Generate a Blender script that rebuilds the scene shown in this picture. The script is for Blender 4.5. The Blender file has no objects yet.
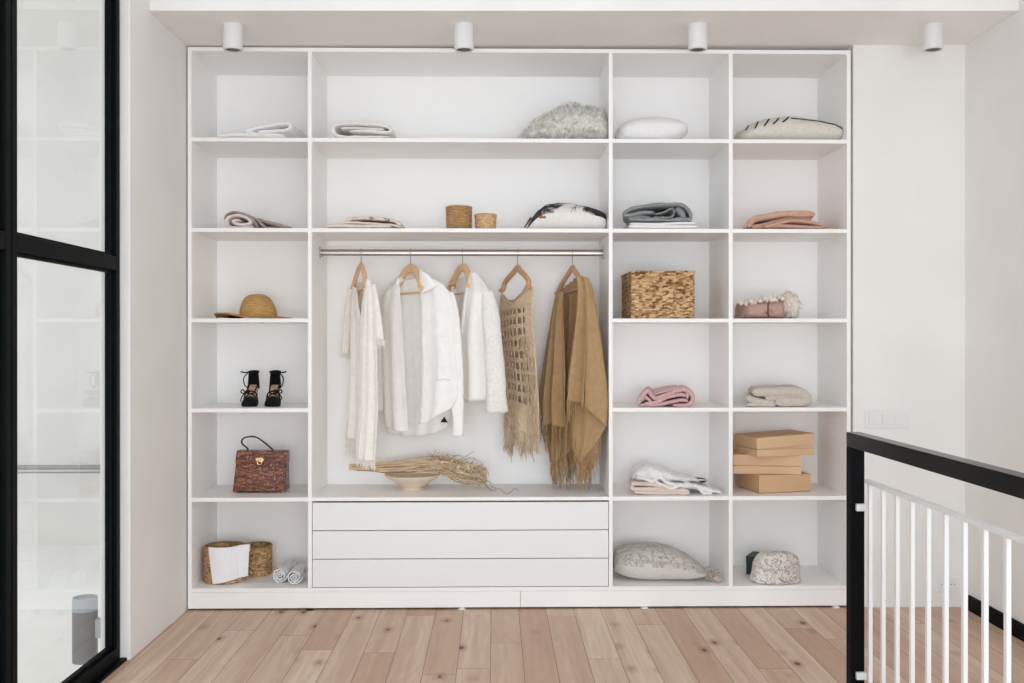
import bpy, bmesh, math, random
from math import pi, sin, cos, sqrt, radians, floor
from mathutils import Vector, Matrix, Euler, noise
from mathutils.bvhtree import BVHTree

random.seed(7)
scene = bpy.context.scene
COL = scene.collection

# ------------------------------------------------------------------ camera
F, W, H = 980.0, 1024, 683
CAM_LOC = Vector((0, -4.9, 1.345))
CAM_R = (Matrix.Rotation(radians(-1.0), 3, 'Z') @ Matrix.Rotation(radians(89.94), 3, 'X') @ Matrix.Rotation(-.0002, 3, 'Z'))
cd = bpy.data.cameras.new('camera')
cd.sensor_width = 36
cd.lens = F * 36 / W
cam = bpy.data.objects.new('camera', cd)
COL.objects.link(cam)
cam.location = CAM_LOC
cam.rotation_euler = CAM_R.to_euler()
scene.camera = cam

# ------------------------------------------------------------------ light: overcast daylight, through the glazing and the open side of the room, plus an added rear fill
world = bpy.data.worlds.new('world')
scene.world = world
world.use_nodes = True
wbg = world.node_tree.nodes['Background']
wbg.inputs[0].default_value = (0.86, 0.935, 1.0, 1)
wbg.inputs[1].default_value = 1.5
scene.view_settings.view_transform = 'Standard'
scene.view_settings.look = 'None'
scene.view_settings.gamma = 1
scene.view_settings.use_curve_mapping = False
scene.view_settings.exposure = 0.34
ld = bpy.data.lights.new('rear_fill_light', 'AREA')      # added area light behind the camera, strengthens the frontal light; no window built
ld.shape = 'RECTANGLE'
ld.size, ld.size_y = 3.6, 1.9
ld.energy = 95
ld.color = (.93, .965, 1)
lo = bpy.data.objects.new('rear_fill_light', ld)
COL.objects.link(lo)
lo.location = (.3, -7.8, .95)
lo.rotation_euler = (radians(90), 0, 0)
scene.cycles.max_bounces = 14
scene.cycles.diffuse_bounces = 10
scene.cycles.transparent_max_bounces = 16


# ------------------------------------------------------------------ measuring helpers
def at(px, py, Y):
    """the world point on the plane y = Y that the measured photo pixel shows"""
    d = CAM_R @ Vector(((px - 512) / F, -(py - 341.5) / F, -1))
    return CAM_LOC + d * ((Y - CAM_LOC.y) / d.y)


def ydepth(py, Z):
    """the y of a point of known height seen at photo row py"""
    d = CAM_R @ Vector((0, -(py - 341.5) / F, -1))
    return CAM_LOC.y + d.y * (Z - CAM_LOC.z) / d.z


def lerp(a, b, t):
    return a + (b - a) * t


def interp(tab, x):
    if x <= tab[0][0]:
        return tab[0][1]
    for (x0, y0), (x1, y1) in zip(tab, tab[1:]):
        if x <= x1:
            return lerp(y0, y1, (x - x0) / max(1e-9, x1 - x0))
    return tab[-1][1]


def catmull(pts, n):
    """n+1 samples of a smooth curve through pts (Vectors)"""
    out = []
    m = len(pts) - 1
    for k in range(n + 1):
        s = k / n * m
        i = min(int(s), m - 1)
        t = s - i
        p1, p2 = pts[i], pts[i + 1]
        p0 = pts[i - 1] if i > 0 else p1 * 2 - p2
        p3 = pts[i + 2] if i + 2 <= m else p2 * 2 - p1
        out.append(0.5 * ((2 * p1) + (p2 - p0) * t + (2 * p0 - 5 * p1 + 4 * p2 - p3) * t * t + (3 * p1 - p0 - 3 * p2 + p3) * t ** 3))
    return out


# ------------------------------------------------------------------ mesh builder
class MB:
    def __init__(self):
        self.v, self.f = [], []

    def add(self, verts, faces):
        o = len(self.v)
        self.v += [Vector(p) for p in verts]
        self.f += [tuple(i + o for i in f) for f in faces]

    def box(self, x0, x1, y0, y1, z0, z1, M=None):
        vs = [Vector((x, y, z)) for x in (x0, x1) for y in (y0, y1) for z in (z0, z1)]
        if M:
            vs = [M @ p for p in vs]
        self.add(vs, [(0, 1, 3, 2), (4, 6, 7, 5), (0, 4, 5, 1), (2, 3, 7, 6), (0, 2, 6, 4), (1, 5, 7, 3)])
        return self

    def tube(self, path, rad, seg=8, flat=1.0, caps=True):
        path = [Vector(p) for p in path]
        n = len(path)
        rs = rad if isinstance(rad, (list, tuple)) else [rad] * n
        vs, fs = [], []
        up = None
        for i, p in enumerate(path):
            t = (path[min(i + 1, n - 1)] - path[max(i - 1, 0)])
            if t.length < 1e-9:
                t = Vector((0, 0, 1))
            t.normalize()
            if up is None:
                up = Vector((0, 1, 0)) if abs(t.y) < .9 else Vector((1, 0, 0))
            a = (up - t * up.dot(t)).normalized()
            up = a
            b = t.cross(a)
            for k in range(seg):
                w = 2 * pi * k / seg
                vs.append(p + a * (cos(w) * rs[i] * flat) + b * (sin(w) * rs[i]))
        for i in range(n - 1):
            for k in range(seg):
                k2 = (k + 1) % seg
                fs.append((i * seg + k, i * seg + k2, (i + 1) * seg + k2, (i + 1) * seg + k))
        if caps:
            fs.append(tuple(range(seg))[::-1])
            fs.append(tuple(range((n - 1) * seg, n * seg)))
        self.add(vs, fs)
        return self

    def lathe(self, c, prof, seg=48, a=1.0, b=1.0, rot=0.0, bump=None):
        vs, fs = [], []
        for r, z in prof:
            for k in range(seg):
                w = 2 * pi * k / seg
                rr = r + (bump(w, z) if bump else 0)
                x, y = cos(w) * rr * a, sin(w) * rr * b
                vs.append(Vector((c[0] + x * cos(rot) - y * sin(rot), c[1] + x * sin(rot) + y * cos(rot), c[2] + z)))
        for i in range(len(prof) - 1):
            for k in range(seg):
                k2 = (k + 1) % seg
                fs.append((i * seg + k, i * seg + k2, (i + 1) * seg + k2, (i + 1) * seg + k))
        if prof[0][0] > 1e-6:
            fs.append(tuple(range(seg))[::-1])
        if prof[-1][0] > 1e-6:
            fs.append(tuple(range((len(prof) - 1) * seg, len(prof) * seg)))
        self.add(vs, fs)
        return self

    def grid(self, fn, nu, nv, skip=None):
        vs = [fn(i / nu, j / nv) for j in range(nv + 1) for i in range(nu + 1)]
        fs = [(j * (nu + 1) + i, j * (nu + 1) + i + 1, (j + 1) * (nu + 1) + i + 1, (j + 1) * (nu + 1) + i)
              for j in range(nv) for i in range(nu) if not (skip and skip(i, j))]
        self.add(vs, fs)
        return self

    def ball(self, c, r, seg=8, rings=6, wob=0.0):
        vs, fs = [], []
        rx, ry, rz = r if isinstance(r, (tuple, list)) else (r, r, r)
        for j in range(rings + 1):
            th = pi * j / rings
            for k in range(seg):
                w = 2 * pi * k / seg
                p = Vector((sin(th) * cos(w), sin(th) * sin(w), cos(th)))
                q = 1 + wob * noise.noise(p * 2.1 + Vector(c) * 31)
                vs.append(Vector((c[0] + p.x * rx * q, c[1] + p.y * ry * q, c[2] + p.z * rz * q)))
        for j in range(rings):
            for k in range(seg):
                k2 = (k + 1) % seg
                fs.append((j * seg + k, (j + 1) * seg + k, (j + 1) * seg + k2, j * seg + k2))
        self.add(vs, fs)
        return self

    def wrinkle(self, amp, freq, seed=0.0, zmin=None):
        for p in self.v:
            d = noise.noise_vector(p * freq + Vector((seed, seed * 1.7, seed * .3))) * amp
            d += noise.noise_vector(p * freq * 2.7 + Vector((seed + 9, seed, 3))) * amp * .4
            p += d
            if zmin is not None and p.z < zmin:
                p.z = zmin
        return self

    def clamp(self, x0=None, x1=None, y0=None, y1=None, z0=None):
        for p in self.v:
            if x0 is not None: p.x = max(p.x, x0)
            if x1 is not None: p.x = min(p.x, x1)
            if y0 is not None: p.y = max(p.y, y0)
            if y1 is not None: p.y = min(p.y, y1)
            if z0 is not None: p.z = max(p.z, z0)
        return self

    def bvh(self):
        return BVHTree.FromPolygons(self.v, self.f)


def hit(bvh, px, py):
    """where the sight line through a measured pixel meets a built surface"""
    d = (at(px, py, 0) - CAM_LOC).normalized()
    loc, nrm, idx, dist = bvh.ray_cast(CAM_LOC, d)
    return loc


def origin_of(p):
    o = Vector((0, 0, 0))
    while p is not None:
        o = o + p.location
        p = p.parent
    return o


def obj(name, mb, m, parent=None, smooth=True, bevel=0.0, solid=0.0, angle=40, sub=0, loc=None):
    """link the builder's shapes as ONE mesh object; vertices are given in world space"""
    o0 = origin_of(parent) if parent is not None else (Vector(loc) if loc is not None else Vector((0, 0, 0)))
    me = bpy.data.meshes.new(name)
    me.from_pydata([p - o0 for p in mb.v], [], mb.f)
    bm = bmesh.new()
    bm.from_mesh(me)
    bmesh.ops.recalc_face_normals(bm, faces=bm.faces)
    bm.to_mesh(me)
    bm.free()
    if smooth:
        me.polygons.foreach_set('use_smooth', [True] * len(me.polygons))
        me.set_sharp_from_angle(angle=radians(angle))
    me.materials.append(m)
    o = bpy.data.objects.new(name, me)
    COL.objects.link(o)
    if parent is not None:
        o.parent = parent
    else:
        o.location = o0
    if solid:
        md = o.modifiers.new('solid', 'SOLIDIFY')
        md.thickness = solid
        md.offset = 0
    if bevel:
        md = o.modifiers.new('bevel', 'BEVEL')
        md.width = bevel
        md.segments = 2
        md.limit_method = 'ANGLE'
        md.harden_normals = False
    if sub:
        md = o.modifiers.new('sub', 'SUBSURF')
        md.levels = md.render_levels = sub
    return o


def tag(o, label, cat, group=None):
    o['label'] = label
    o['category'] = cat
    if group:
        o['group'] = group
    return o


def thing(name, label, cat, loc, group=None):
    o = bpy.data.objects.new(name, None)
    COL.objects.link(o)
    o.location = loc
    o.empty_display_size = .05
    return tag(o, label, cat, group)


def struct(name, mb, m, parent=None, **k):
    o = obj(name, mb, m, parent, **k)
    if parent is None:
        o['kind'] = 'structure'
    return o


# ------------------------------------------------------------------ materials
def lin(c):
    return tuple(((x / 255) / 12.92 if x / 255 <= .04045 else ((x / 255 + .055) / 1.055) ** 2.4) for x in c) + (1,)


def base_mat(name, rgb, rough=.6, metal=0.0, spec=.5):
    m = bpy.data.materials.new(name)
    m.use_nodes = True
    nt = m.node_tree
    b = nt.nodes['Principled BSDF']
    b.inputs['Base Color'].default_value = lin(rgb)
    b.inputs['Roughness'].default_value = rough
    b.inputs['Metallic'].default_value = metal
    b.inputs['Specular IOR Level'].default_value = spec
    return m, nt, b


class N:
    """tiny node helper"""
    def __init__(self, nt):
        self.nt = nt

    def n(self, t, **props):
        nd = self.nt.nodes.new(t)
        for k, v in props.items():
            setattr(nd, k, v)
        return nd

    def l(self, a, b):
        self.nt.links.new(a, b)

    def coord(self, scale=(1, 1, 1), kind='Object'):
        tc = self.n('ShaderNodeTexCoord')
        mp = self.n('ShaderNodeMapping')
        mp.inputs['Scale'].default_value = scale
        self.l(tc.outputs[kind], mp.inputs[0])
        return mp.outputs[0]

    def noise(self, vec, scale, detail=3, rough=.5, dist=0.0):
        t = self.n('ShaderNodeTexNoise')
        t.inputs['Scale'].default_value = scale
        t.inputs['Detail'].default_value = detail
        t.inputs['Roughness'].default_value = rough
        t.inputs['Distortion'].default_value = dist
        self.l(vec, t.inputs['Vector'])
        return t.outputs['Fac']

    def ramp(self, fac, stops):
        r = self.n('ShaderNodeValToRGB')
        e = r.color_ramp.elements
        while len(e) < len(stops):
            e.new(.5)
        for k, (p, c) in enumerate(stops):
            e[k].position = p
            e[k].color = lin(c) if len(c) == 3 else c
        self.l(fac, r.inputs[0])
        return r.outputs[0]

    def math(self, op, a, b=None, c=None):
        m = self.n('ShaderNodeMath', operation=op)
        for k, x in enumerate((a, b, c)):
            if x is None:
                continue
            if isinstance(x, (int, float)):
                m.inputs[k].default_value = x
            else:
                self.l(x, m.inputs[k])
        return m.outputs[0]

    def mix(self, fac, a, b, mode='MIX'):
        m = self.n('ShaderNodeMix', data_type='RGBA', blend_type=mode)
        if isinstance(fac, (int, float)):
            m.inputs[0].default_value = fac
        else:
            self.l(fac, m.inputs[0])
        for k, x in ((6, a), (7, b)):
            if isinstance(x, tuple):
                m.inputs[k].default_value = x
            else:
                self.l(x, m.inputs[k])
        return m.outputs[2]

    def bump(self, h, b, strength=.3, dist=.002):
        bp = self.n('ShaderNodeBump')
        bp.inputs['Strength'].default_value = strength
        bp.inputs['Distance'].default_value = dist
        self.l(h, bp.inputs['Height'])
        self.l(bp.outputs[0], b.inputs['Normal'])


def paint(name, rgb, rough=.6, var=3, bump=.05, spec=.5):
    m, nt, b = base_mat(name, rgb, rough, 0, spec)
    g = N(nt)
    v = g.coord()
    lo = tuple(max(0, c - var) for c in rgb)
    hi = tuple(min(255, c + var) for c in rgb)
    g.l(g.ramp(g.noise(v, 2.5, 4), [(.3, lo), (.7, hi)]), b.inputs['Base Color'])
    g.bump(g.noise(v, 180, 2), b, bump, .001)
    return m


def fabric(name, rgb, var=10, weave=420, bump=.25, fuzz=60, sheen=.15):
    m, nt, b = base_mat(name, rgb, .92, 0, .2)
    g = N(nt)
    v = g.coord()
    lo = tuple(max(0, c - var) for c in rgb)
    hi = tuple(min(255, c + var) for c in rgb)
    g.l(g.ramp(g.noise(v, fuzz, 4, .6), [(.3, lo), (.7, hi)]), b.inputs['Base Color'])
    b.inputs['Sheen Weight'].default_value = sheen
    g.bump(g.noise(v, weave, 2), b, bump, .002)
    return m


def printed(name, rgb, ink, scale=14, lo=.52, hi=.56, detail=4, dist=1.2, stretch=(1, 1, 1)):
    """cloth printed or woven with an irregular motif"""
    m, nt, b = base_mat(name, rgb, .92, 0, .2)
    g = N(nt)
    v = g.coord(stretch)
    f = g.noise(v, scale, detail, .6, dist)
    g.l(g.ramp(f, [(lo, rgb), (hi, ink)]), b.inputs['Base Color'])
    g.bump(g.noise(v, 350, 2), b, .25, .002)
    return m


def woven(name, c0, c1, c2, sx=40, sz=90, bump=.6):
    """plaited straw / rattan"""
    m, nt, b = base_mat(name, c1, .75, 0, .3)
    g = N(nt)
    v = g.coord((sx, sx, sz))
    f = g.noise(v, 1.0, 3, .6, .6)
    g.l(g.ramp(f, [(.25, c0), (.5, c1), (.75, c2)]), b.inputs['Base Color'])
    g.bump(g.noise(g.coord((sx * 2, sx * 2, sz * 2)), 1.0, 3), b, bump, .003)
    return m


WALL = paint('white_wall_paint', (232, 231, 229), .85)
CEIL = paint('white_ceiling_paint', (236, 235, 234), .9)
LAM = paint('white_laminate', (243, 242, 241), .45, 1, .01)
DRAW = paint('white_drawer_laminate', (232, 232, 233), .4, 1, .01)
DARKGAP = base_mat('dark_gap', (60, 58, 56), .9)[0]
BLACK = paint('black_powder_coat', (9, 10, 12), .6, 2, .05, .08)
HANDRAIL = paint('black_satin_lacquer', (7, 8, 9), .2, 2, .0, .09)
FRAME = paint('dark_green_black_steel', (6, 10, 11), .5, 2, .03, .07)
WHITEMETAL = paint('white_powder_coat', (222, 222, 222), .4, 1, .01)
STEEL = base_mat('brushed_steel', (172, 166, 162), .28, 1.0)[0]
CHROME = base_mat('hook_steel', (170, 165, 160), .3, 1.0)[0]
PLASTIC = base_mat('white_plastic', (228, 228, 228), .35)[0]
SOFTBLK = base_mat('black_rubber', (25, 24, 24), .8)[0]
LENS = base_mat('grey_lamp_reflector', (120, 116, 112), .3, .6)[0]
GOLD = base_mat('pale_gold', (226, 190, 140), .25, 1.0)[0]


def glass_mat(name='window_glass', tint=(.95, .95, .945, 1)):
    m = bpy.data.materials.new(name)
    m.use_nodes = True
    nt = m.node_tree
    nt.nodes.clear()
    g = N(nt)
    out = g.n('ShaderNodeOutputMaterial')
    tr = g.n('ShaderNodeBsdfTransparent')
    tr.inputs[0].default_value = tint
    gl = g.n('ShaderNodeBsdfGlossy')
    gl.inputs['Roughness'].default_value = .01
    lw = g.n('ShaderNodeLayerWeight')
    fr = g.n('ShaderNodeMath', operation='MULTIPLY_ADD')
    pw = g.math('POWER', lw.outputs['Facing'], 5.0)
    g.l(pw, fr.inputs[0])
    fr.inputs[1].default_value = .96
    fr.inputs[2].default_value = .03
    mx = g.n('ShaderNodeMixShader')
    g.l(fr.outputs[0], mx.inputs[0])
    g.l(tr.outputs[0], mx.inputs[1])
    g.l(gl.outputs[0], mx.inputs[2])
    g.l(mx.outputs[0], out.inputs[0])
    return m


GLASS = glass_mat()


def floor_mat():
    m, nt, b = base_mat('pine_plank_floor', (205, 176, 152), .5, 0, .35)
    g = N(nt)
    tc = g.n('ShaderNodeTexCoord')
    sp = g.n('ShaderNodeSeparateXYZ')
    g.l(tc.outputs['Object'], sp.inputs[0])
    X, Y = sp.outputs[0], sp.outputs[1]
    px = g.math('DIVIDE', g.math('ADD', X, 10.02), .137)
    ix = g.math('FLOOR', px)
    fx = g.math('FRACT', px)
    wn = g.n('ShaderNodeTexWhiteNoise', noise_dimensions='1D')
    g.l(ix, wn.inputs['W'])
    py = g.math('DIVIDE', g.math('ADD', Y, g.math('MULTIPLY', wn.outputs['Value'], 7.3)), 1.9)
    iy = g.math('FLOOR', py)
    fy = g.math('FRACT', py)
    cb = g.n('ShaderNodeCombineXYZ')
    g.l(ix, cb.inputs[0])
    g.l(iy, cb.inputs[1])
    wn2 = g.n('ShaderNodeTexWhiteNoise', noise_dimensions='2D')
    g.l(cb.outputs[0], wn2.inputs['Vector'])
    r2 = wn2.outputs['Value']
    # grain coordinates, shifted per board
    cg = g.n('ShaderNodeCombineXYZ')
    g.l(g.math('MULTIPLY', X, 34), cg.inputs[0])
    g.l(g.math('MULTIPLY', Y, 1.6), cg.inputs[1])
    g.l(g.math('MULTIPLY', r2, 57), cg.inputs[2])
    grain = g.noise(cg.outputs[0], 1.0, 5, .62, .8)
    cg2 = g.n('ShaderNodeCombineXYZ')
    g.l(g.math('MULTIPLY', X, 9), cg2.inputs[0])
    g.l(g.math('MULTIPLY', Y, .7), cg2.inputs[1])
    g.l(g.math('MULTIPLY', r2, 91), cg2.inputs[2])
    flame = g.noise(cg2.outputs[0], 1.0, 2, .5, .4)
    ringf = g.math('MULTIPLY_ADD', g.math('SINE', g.math('MULTIPLY', flame, 62)), .5, .5)
    board = g.ramp(r2, [(0.0, (212, 184, 162)), (.3, (222, 198, 176)), (.6, (232, 211, 190)), (.8, (217, 189, 166)), (1.0, (205, 173, 150))])
    col = g.mix(g.math('MULTIPLY', grain, .36), board, lin((170, 138, 116)))
    col = g.mix(g.math('MULTIPLY', ringf, .20), col, lin((178, 142, 118)))
    cb2 = g.n('ShaderNodeCombineXYZ')
    g.l(g.math('MULTIPLY', X, 17), cb2.inputs[0])
    g.l(g.math('MULTIPLY', Y, .55), cb2.inputs[1])
    g.l(g.math('MULTIPLY', r2, 31), cb2.inputs[2])
    band = g.ramp(g.noise(cb2.outputs[0], 1.0, 3, .55, .5), [(.42, (0, 0, 0)), (.62, (255, 255, 255))])
    col = g.mix(g.math('MULTIPLY', band, .38), col, lin((176, 136, 114)))
    # knots
    ck = g.n('ShaderNodeCombineXYZ')
    g.l(g.math('MULTIPLY', X, 6.6), ck.inputs[0])
    g.l(g.math('MULTIPLY', Y, 3.6), ck.inputs[1])
    g.l(g.math('MULTIPLY', ix, 3.37), ck.inputs[2])
    vo = g.n('ShaderNodeTexVoronoi', feature='F1')
    vo.inputs['Scale'].default_value = 1.0
    g.l(ck.outputs[0], vo.inputs['Vector'])
    kd = g.math('ADD', vo.outputs['Distance'], g.math('MULTIPLY', grain, .03))
    k2 = g.ramp(kd, [(.075, (0, 0, 0)), (.115, (255, 255, 255))])
    k1 = g.ramp(kd, [(.12, (0, 0, 0)), (.27, (255, 255, 255))])
    col = g.mix(g.math('MULTIPLY', g.math('SUBTRACT', 1, k1), .45), col, lin((150, 104, 80)))
    col = g.mix(g.math('MULTIPLY', g.math('SUBTRACT', 1, k2), .85), col, lin((74, 47, 35)))
    # joints
    gx = g.math('LESS_THAN', g.math('MINIMUM', fx, g.math('SUBTRACT', 1, fx)), .010)
    gy = g.math('LESS_THAN', fy, .0016)
    gap = g.math('MAXIMUM', gx, gy)
    col = g.mix(g.math('MULTIPLY', gap, .75), col, lin((98, 68, 50)))
    g.l(col, b.inputs['Base Color'])
    g.bump(g.math('SUBTRACT', g.math('MULTIPLY', grain, .15), gap), b, .35, .002)
    return m


FLOOR = floor_mat()

# ------------------------------------------------------------------ the setting
XL, XR, SOFZ, BEAMY = -1.537, at(965, 300, 0).x, 2.819, -.51
NICHE_R = 1.803
def y_at_x(px, X):
    """y where the sight line through column px meets the plane x = X"""
    d = CAM_R @ Vector(((px - 512) / F, 0, -1))
    return CAM_LOC.y + d.y * (X - CAM_LOC.x) / d.x


JY = y_at_x(130, XL)             # where the left wall ends in a jamb
GX = at(120.2, 400, JY - .01).x  # glazing plane
WT = .125                        # wall thickness
YB = -8.0                        # far end of the room behind the camera
CZ = 3.35

struct('floor', MB().box(XL - .06, XR + .02, YB, .5, -.12, 0), FLOOR, smooth=False)
struct('ceiling', MB().box(XL - .3, XR + .25, YB, BEAMY, CZ, CZ + .12), CEIL, smooth=False)
def soffit_z(x):
    """the soffit rises a little towards the right wall"""
    return SOFZ + lerp(-.006, .015, (x - XL) / (XR - XL))


sf_ = MB().box(XL, XR, BEAMY, .5, SOFZ, CZ)
for p in sf_.v:
    if p.z < SOFZ + .01:
        p.z = soffit_z(p.x)
struct('trim_1', sf_, CEIL, smooth=False, bevel=.003)
struct('wall_left', MB().box(XL - WT, XL, JY, .5, -.12, CZ), WALL, smooth=False, bevel=.004)
wb = MB()
wb.box(NICHE_R, XR + .25, .0, .5, 0, SOFZ + .03)
struct('wall_back', wb, WALL, smooth=False, bevel=.003)
struct('wall_niche', MB().box(XL, NICHE_R, .485, .5, 0, SOFZ), WALL, smooth=False)
struct('wall_right', MB().box(XR, XR + .25, -2.7, .0, -.12, CZ), WALL, smooth=False)
# black baseboard along the right wall, stopping short of the corner
bb = MB().box(XR - .014, XR, -2.7, at(974, 610, -.05).y, 0.0, .075)
struct('baseboard_right', bb, BLACK, smooth=False, bevel=.002)

# ---- steel framed glazing on the left, running towards the camera
FW, FT = .036, .05               # frame face width, frame depth
zb0, zt0 = 0.012, CZ - .02
y_r = JY - .012
GXF = GX                         # room-side face of the frame
ZMID0, ZMID1 = 1.638, 1.695


def door(name, ya, yb, mid=(ZMID0, ZMID1)):
    """one steel leaf between y = ya (near the camera) and y = yb"""
    fr = MB()
    x0, x1 = GXF - FT, GXF
    fr.box(x0, x1, yb - FW, yb, zb0, zt0)
    fr.box(x0, x1, ya, ya + FW, zb0, zt0)
    fr.box(x0, x1, ya + FW, yb - FW, zb0, zb0 + .052)
    fr.box(x0, x1, ya + FW, yb - FW, zt0 - .05, zt0)
    fr.box(x0, x1, ya + FW, yb - FW, mid[0], mid[1])
    # glazing beads
    for (z0, z1) in ((zb0 + .052, mid[0]), (mid[1], zt0 - .05)):
        for (p0, p1) in ((ya + FW, ya + FW + .012), (yb - FW - .012, yb - FW)):
            fr.box(x0 + .012, x1 - .016, p0, p1, z0, z1)
        fr.box(x0 + .012, x1 - .016, ya + FW, yb - FW, z0, z0 + .012)
        fr.box(x0 + .012, x1 - .016, ya + FW, yb - FW, z1 - .012, z1)
    o = struct(name, fr, FRAME, smooth=False, bevel=.002)
    for (z0, z1) in ((zb0 + .052, mid[0]), (mid[1], zt0 - .05)):
        gl = MB()
        gx = GXF - .026
        gl.box(gx - .002, gx, ya + FW, yb - FW, z0, z1)
        obj('glass_pane', gl, GLASS, o, smooth=False)
    return o


y_cut = y_at_x(17.6, GXF) - FW
door('door_1', y_cut, y_r)
step = y_r - y_cut
ys = y_cut
for k in range(4):
    door('window_%d' % (k + 1), ys - step - .006, ys - .006)
    ys -= step + .006
struct('trim_2', MB().box(GXF - .06, XL - .012, ys, JY - .003, -.02, .011), FRAME, smooth=False, bevel=.002)
# wall above / beyond the glazing
struct('wall_left_header', MB().box(XL - WT, XL - .0, ys - .01, JY, CZ - .02, CZ + .1), WALL, smooth=False)

# ---- outside: pale terrace, rendered facade with a ledge, a rail and a wall lamp
STUCCO = paint('white_render', (219, 215, 210), .9, 3, .1)
TERR = paint('white_terrace', (229, 226, 221), .9, 3, .1)
struct('ground_terrace', MB().box(-14, GXF - .1, -9, 5, -.62, -.5), TERR, smooth=False)
struct('wall_facade', MB().box(-14, XL - WT - .01, 4.0, 4.2, -.5, 9), STUCCO, smooth=False)
zl = at(60, 470, 3.6).z
struct('terrace_sky_blocker', MB().box(-6.2, GXF - .14, -9, 4.0, 4.7, 4.8), STUCCO, smooth=False)  # added slab out of view, cuts the sky light reaching the terrace


# ------------------------------------------------------------------ the shelving unit
ZS = {1: 2.355, 2: 1.905, 3: 1.455, 4: 1.007, 5: .562, 6: .111}
UX0, UX1, T, D = -1.527, 1.790, .0195, .45
DIV = [(-.932, -.912), (.571, .590), (1.174, 1.194)]
ZT, ZB = 2.804, .0105
unit = thing('shelving_unit', 'large white built-in open shelving unit filling the niche, with drawers at its centre', 'shelving unit', ((UX0 + UX1) / 2, .22, 0))
obj('side_panel', MB().box(UX0, UX0 + T, 0, D, ZB, ZT), LAM, unit, smooth=False, bevel=.001)
obj('side_panel', MB().box(UX1 - T, UX1, 0, D, ZB, ZT), LAM, unit, smooth=False, bevel=.001)
obj('top_panel', MB().box(UX0 + T, UX1 - T, 0, D, ZT - T, ZT), LAM, unit, smooth=False, bevel=.001)
obj('back_panel', MB().box(UX0, UX1, D, D + .012, ZB, ZT), LAM, unit, smooth=False)
for a, b in DIV:
    obj('divider', MB().box(a, b, 0, D, ZS[6], ZT - T), LAM, unit, smooth=False, bevel=.001)
cols = [(UX0 + T, DIV[0][0]), (DIV[0][1], DIV[1][0]), (DIV[1][1], DIV[2][0]), (DIV[2][1], UX1 - T)]
for ci, (a, b) in enumerate(cols):
    for r in range(1, 6):
        if ci == 1 and r in (3, 4, 5):
            continue
        obj('shelf', MB().box(a, b, .0008, D, ZS[r] - T, ZS[r]), LAM, unit, smooth=False, bevel=.001)
a, b = cols[1]
obj('worktop', MB().box(a, b, .0, D, ZS[5] - .018, ZS[5]), LAM, unit, smooth=False, bevel=.001)
obj('bottom_panel', MB().box(UX0 + T, UX1 - T, .0008, D, ZS[6] - T, ZS[6]), LAM, unit, smooth=False, bevel=.001)
# three flush drawers
dz0, dz1 = ZS[6] + .004, ZS[5] - .018 - .004
hgt = (dz1 - dz0) / 3
for k in range(3):
    z0 = dz0 + k * hgt
    dr = obj('drawer', MB().box(a + .003, b - .003, -.001, .018, z0, z0 + hgt - .004), DRAW, unit, smooth=False, bevel=.0012)
    obj('drawer_box', MB().box(a + .02, b - .02, .02, D - .03, z0 + .012, z0 + hgt - .03), LAM, dr, smooth=False)
# plinth in two boards
xs = at(520.5, 600, 0).x
obj('plinth', MB().box(UX0 + T, xs - .0008, .002, .02, ZB, ZS[6] - T - .001), LAM, unit, smooth=False, bevel=.0008)
obj('plinth', MB().box(xs + .0008, UX1 - T, .002, .02, ZB, ZS[6] - T - .001), LAM, unit, smooth=False, bevel=.0008)
for px_, m_ in ((310, SOFTBLK), (462, PLASTIC), (644.5, PLASTIC), (836, PLASTIC)):
    x = at(px_, 608, .01).x
    ft = MB().lathe((x, .012, 0), [(.0, 0), (.021, 0), (.02, .003), (.012, .007), (.006, .0115), (0, .0115)], 20)
    obj('foot', ft, m_, unit)
    obj('foot', MB().lathe((x, .40, 0), [(.0, 0), (.021, 0), (.02, .003), (.012, .007), (.006, .0115), (0, .0115)], 12), m_, unit)
# clothes rail, an oval steel tube on two wall plates
RY = .22
RZ = at(460, 252.7, RY).z
rl = MB()
rp = [Vector((cols[1][0] + .001, RY, RZ)), Vector((cols[1][1] - .001, RY, RZ))]
vs = MB()
vs.tube(rp, .0165, 20, .45)
rail = obj('clothes_rail', vs, STEEL, unit)
for x, s in ((cols[1][0], 1), (cols[1][1], -1)):
    br = MB().box(min(x, x + s * .006), max(x, x + s * .006), RY - .014, RY + .014, RZ - .03, RZ + .03)
    br.box(min(x, x + s * .02), max(x, x + s * .02), RY - .012, RY + .012, RZ - .023, RZ - .016)
    obj('rail_bracket', br, STEEL, rail, smooth=False, bevel=.002)

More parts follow.
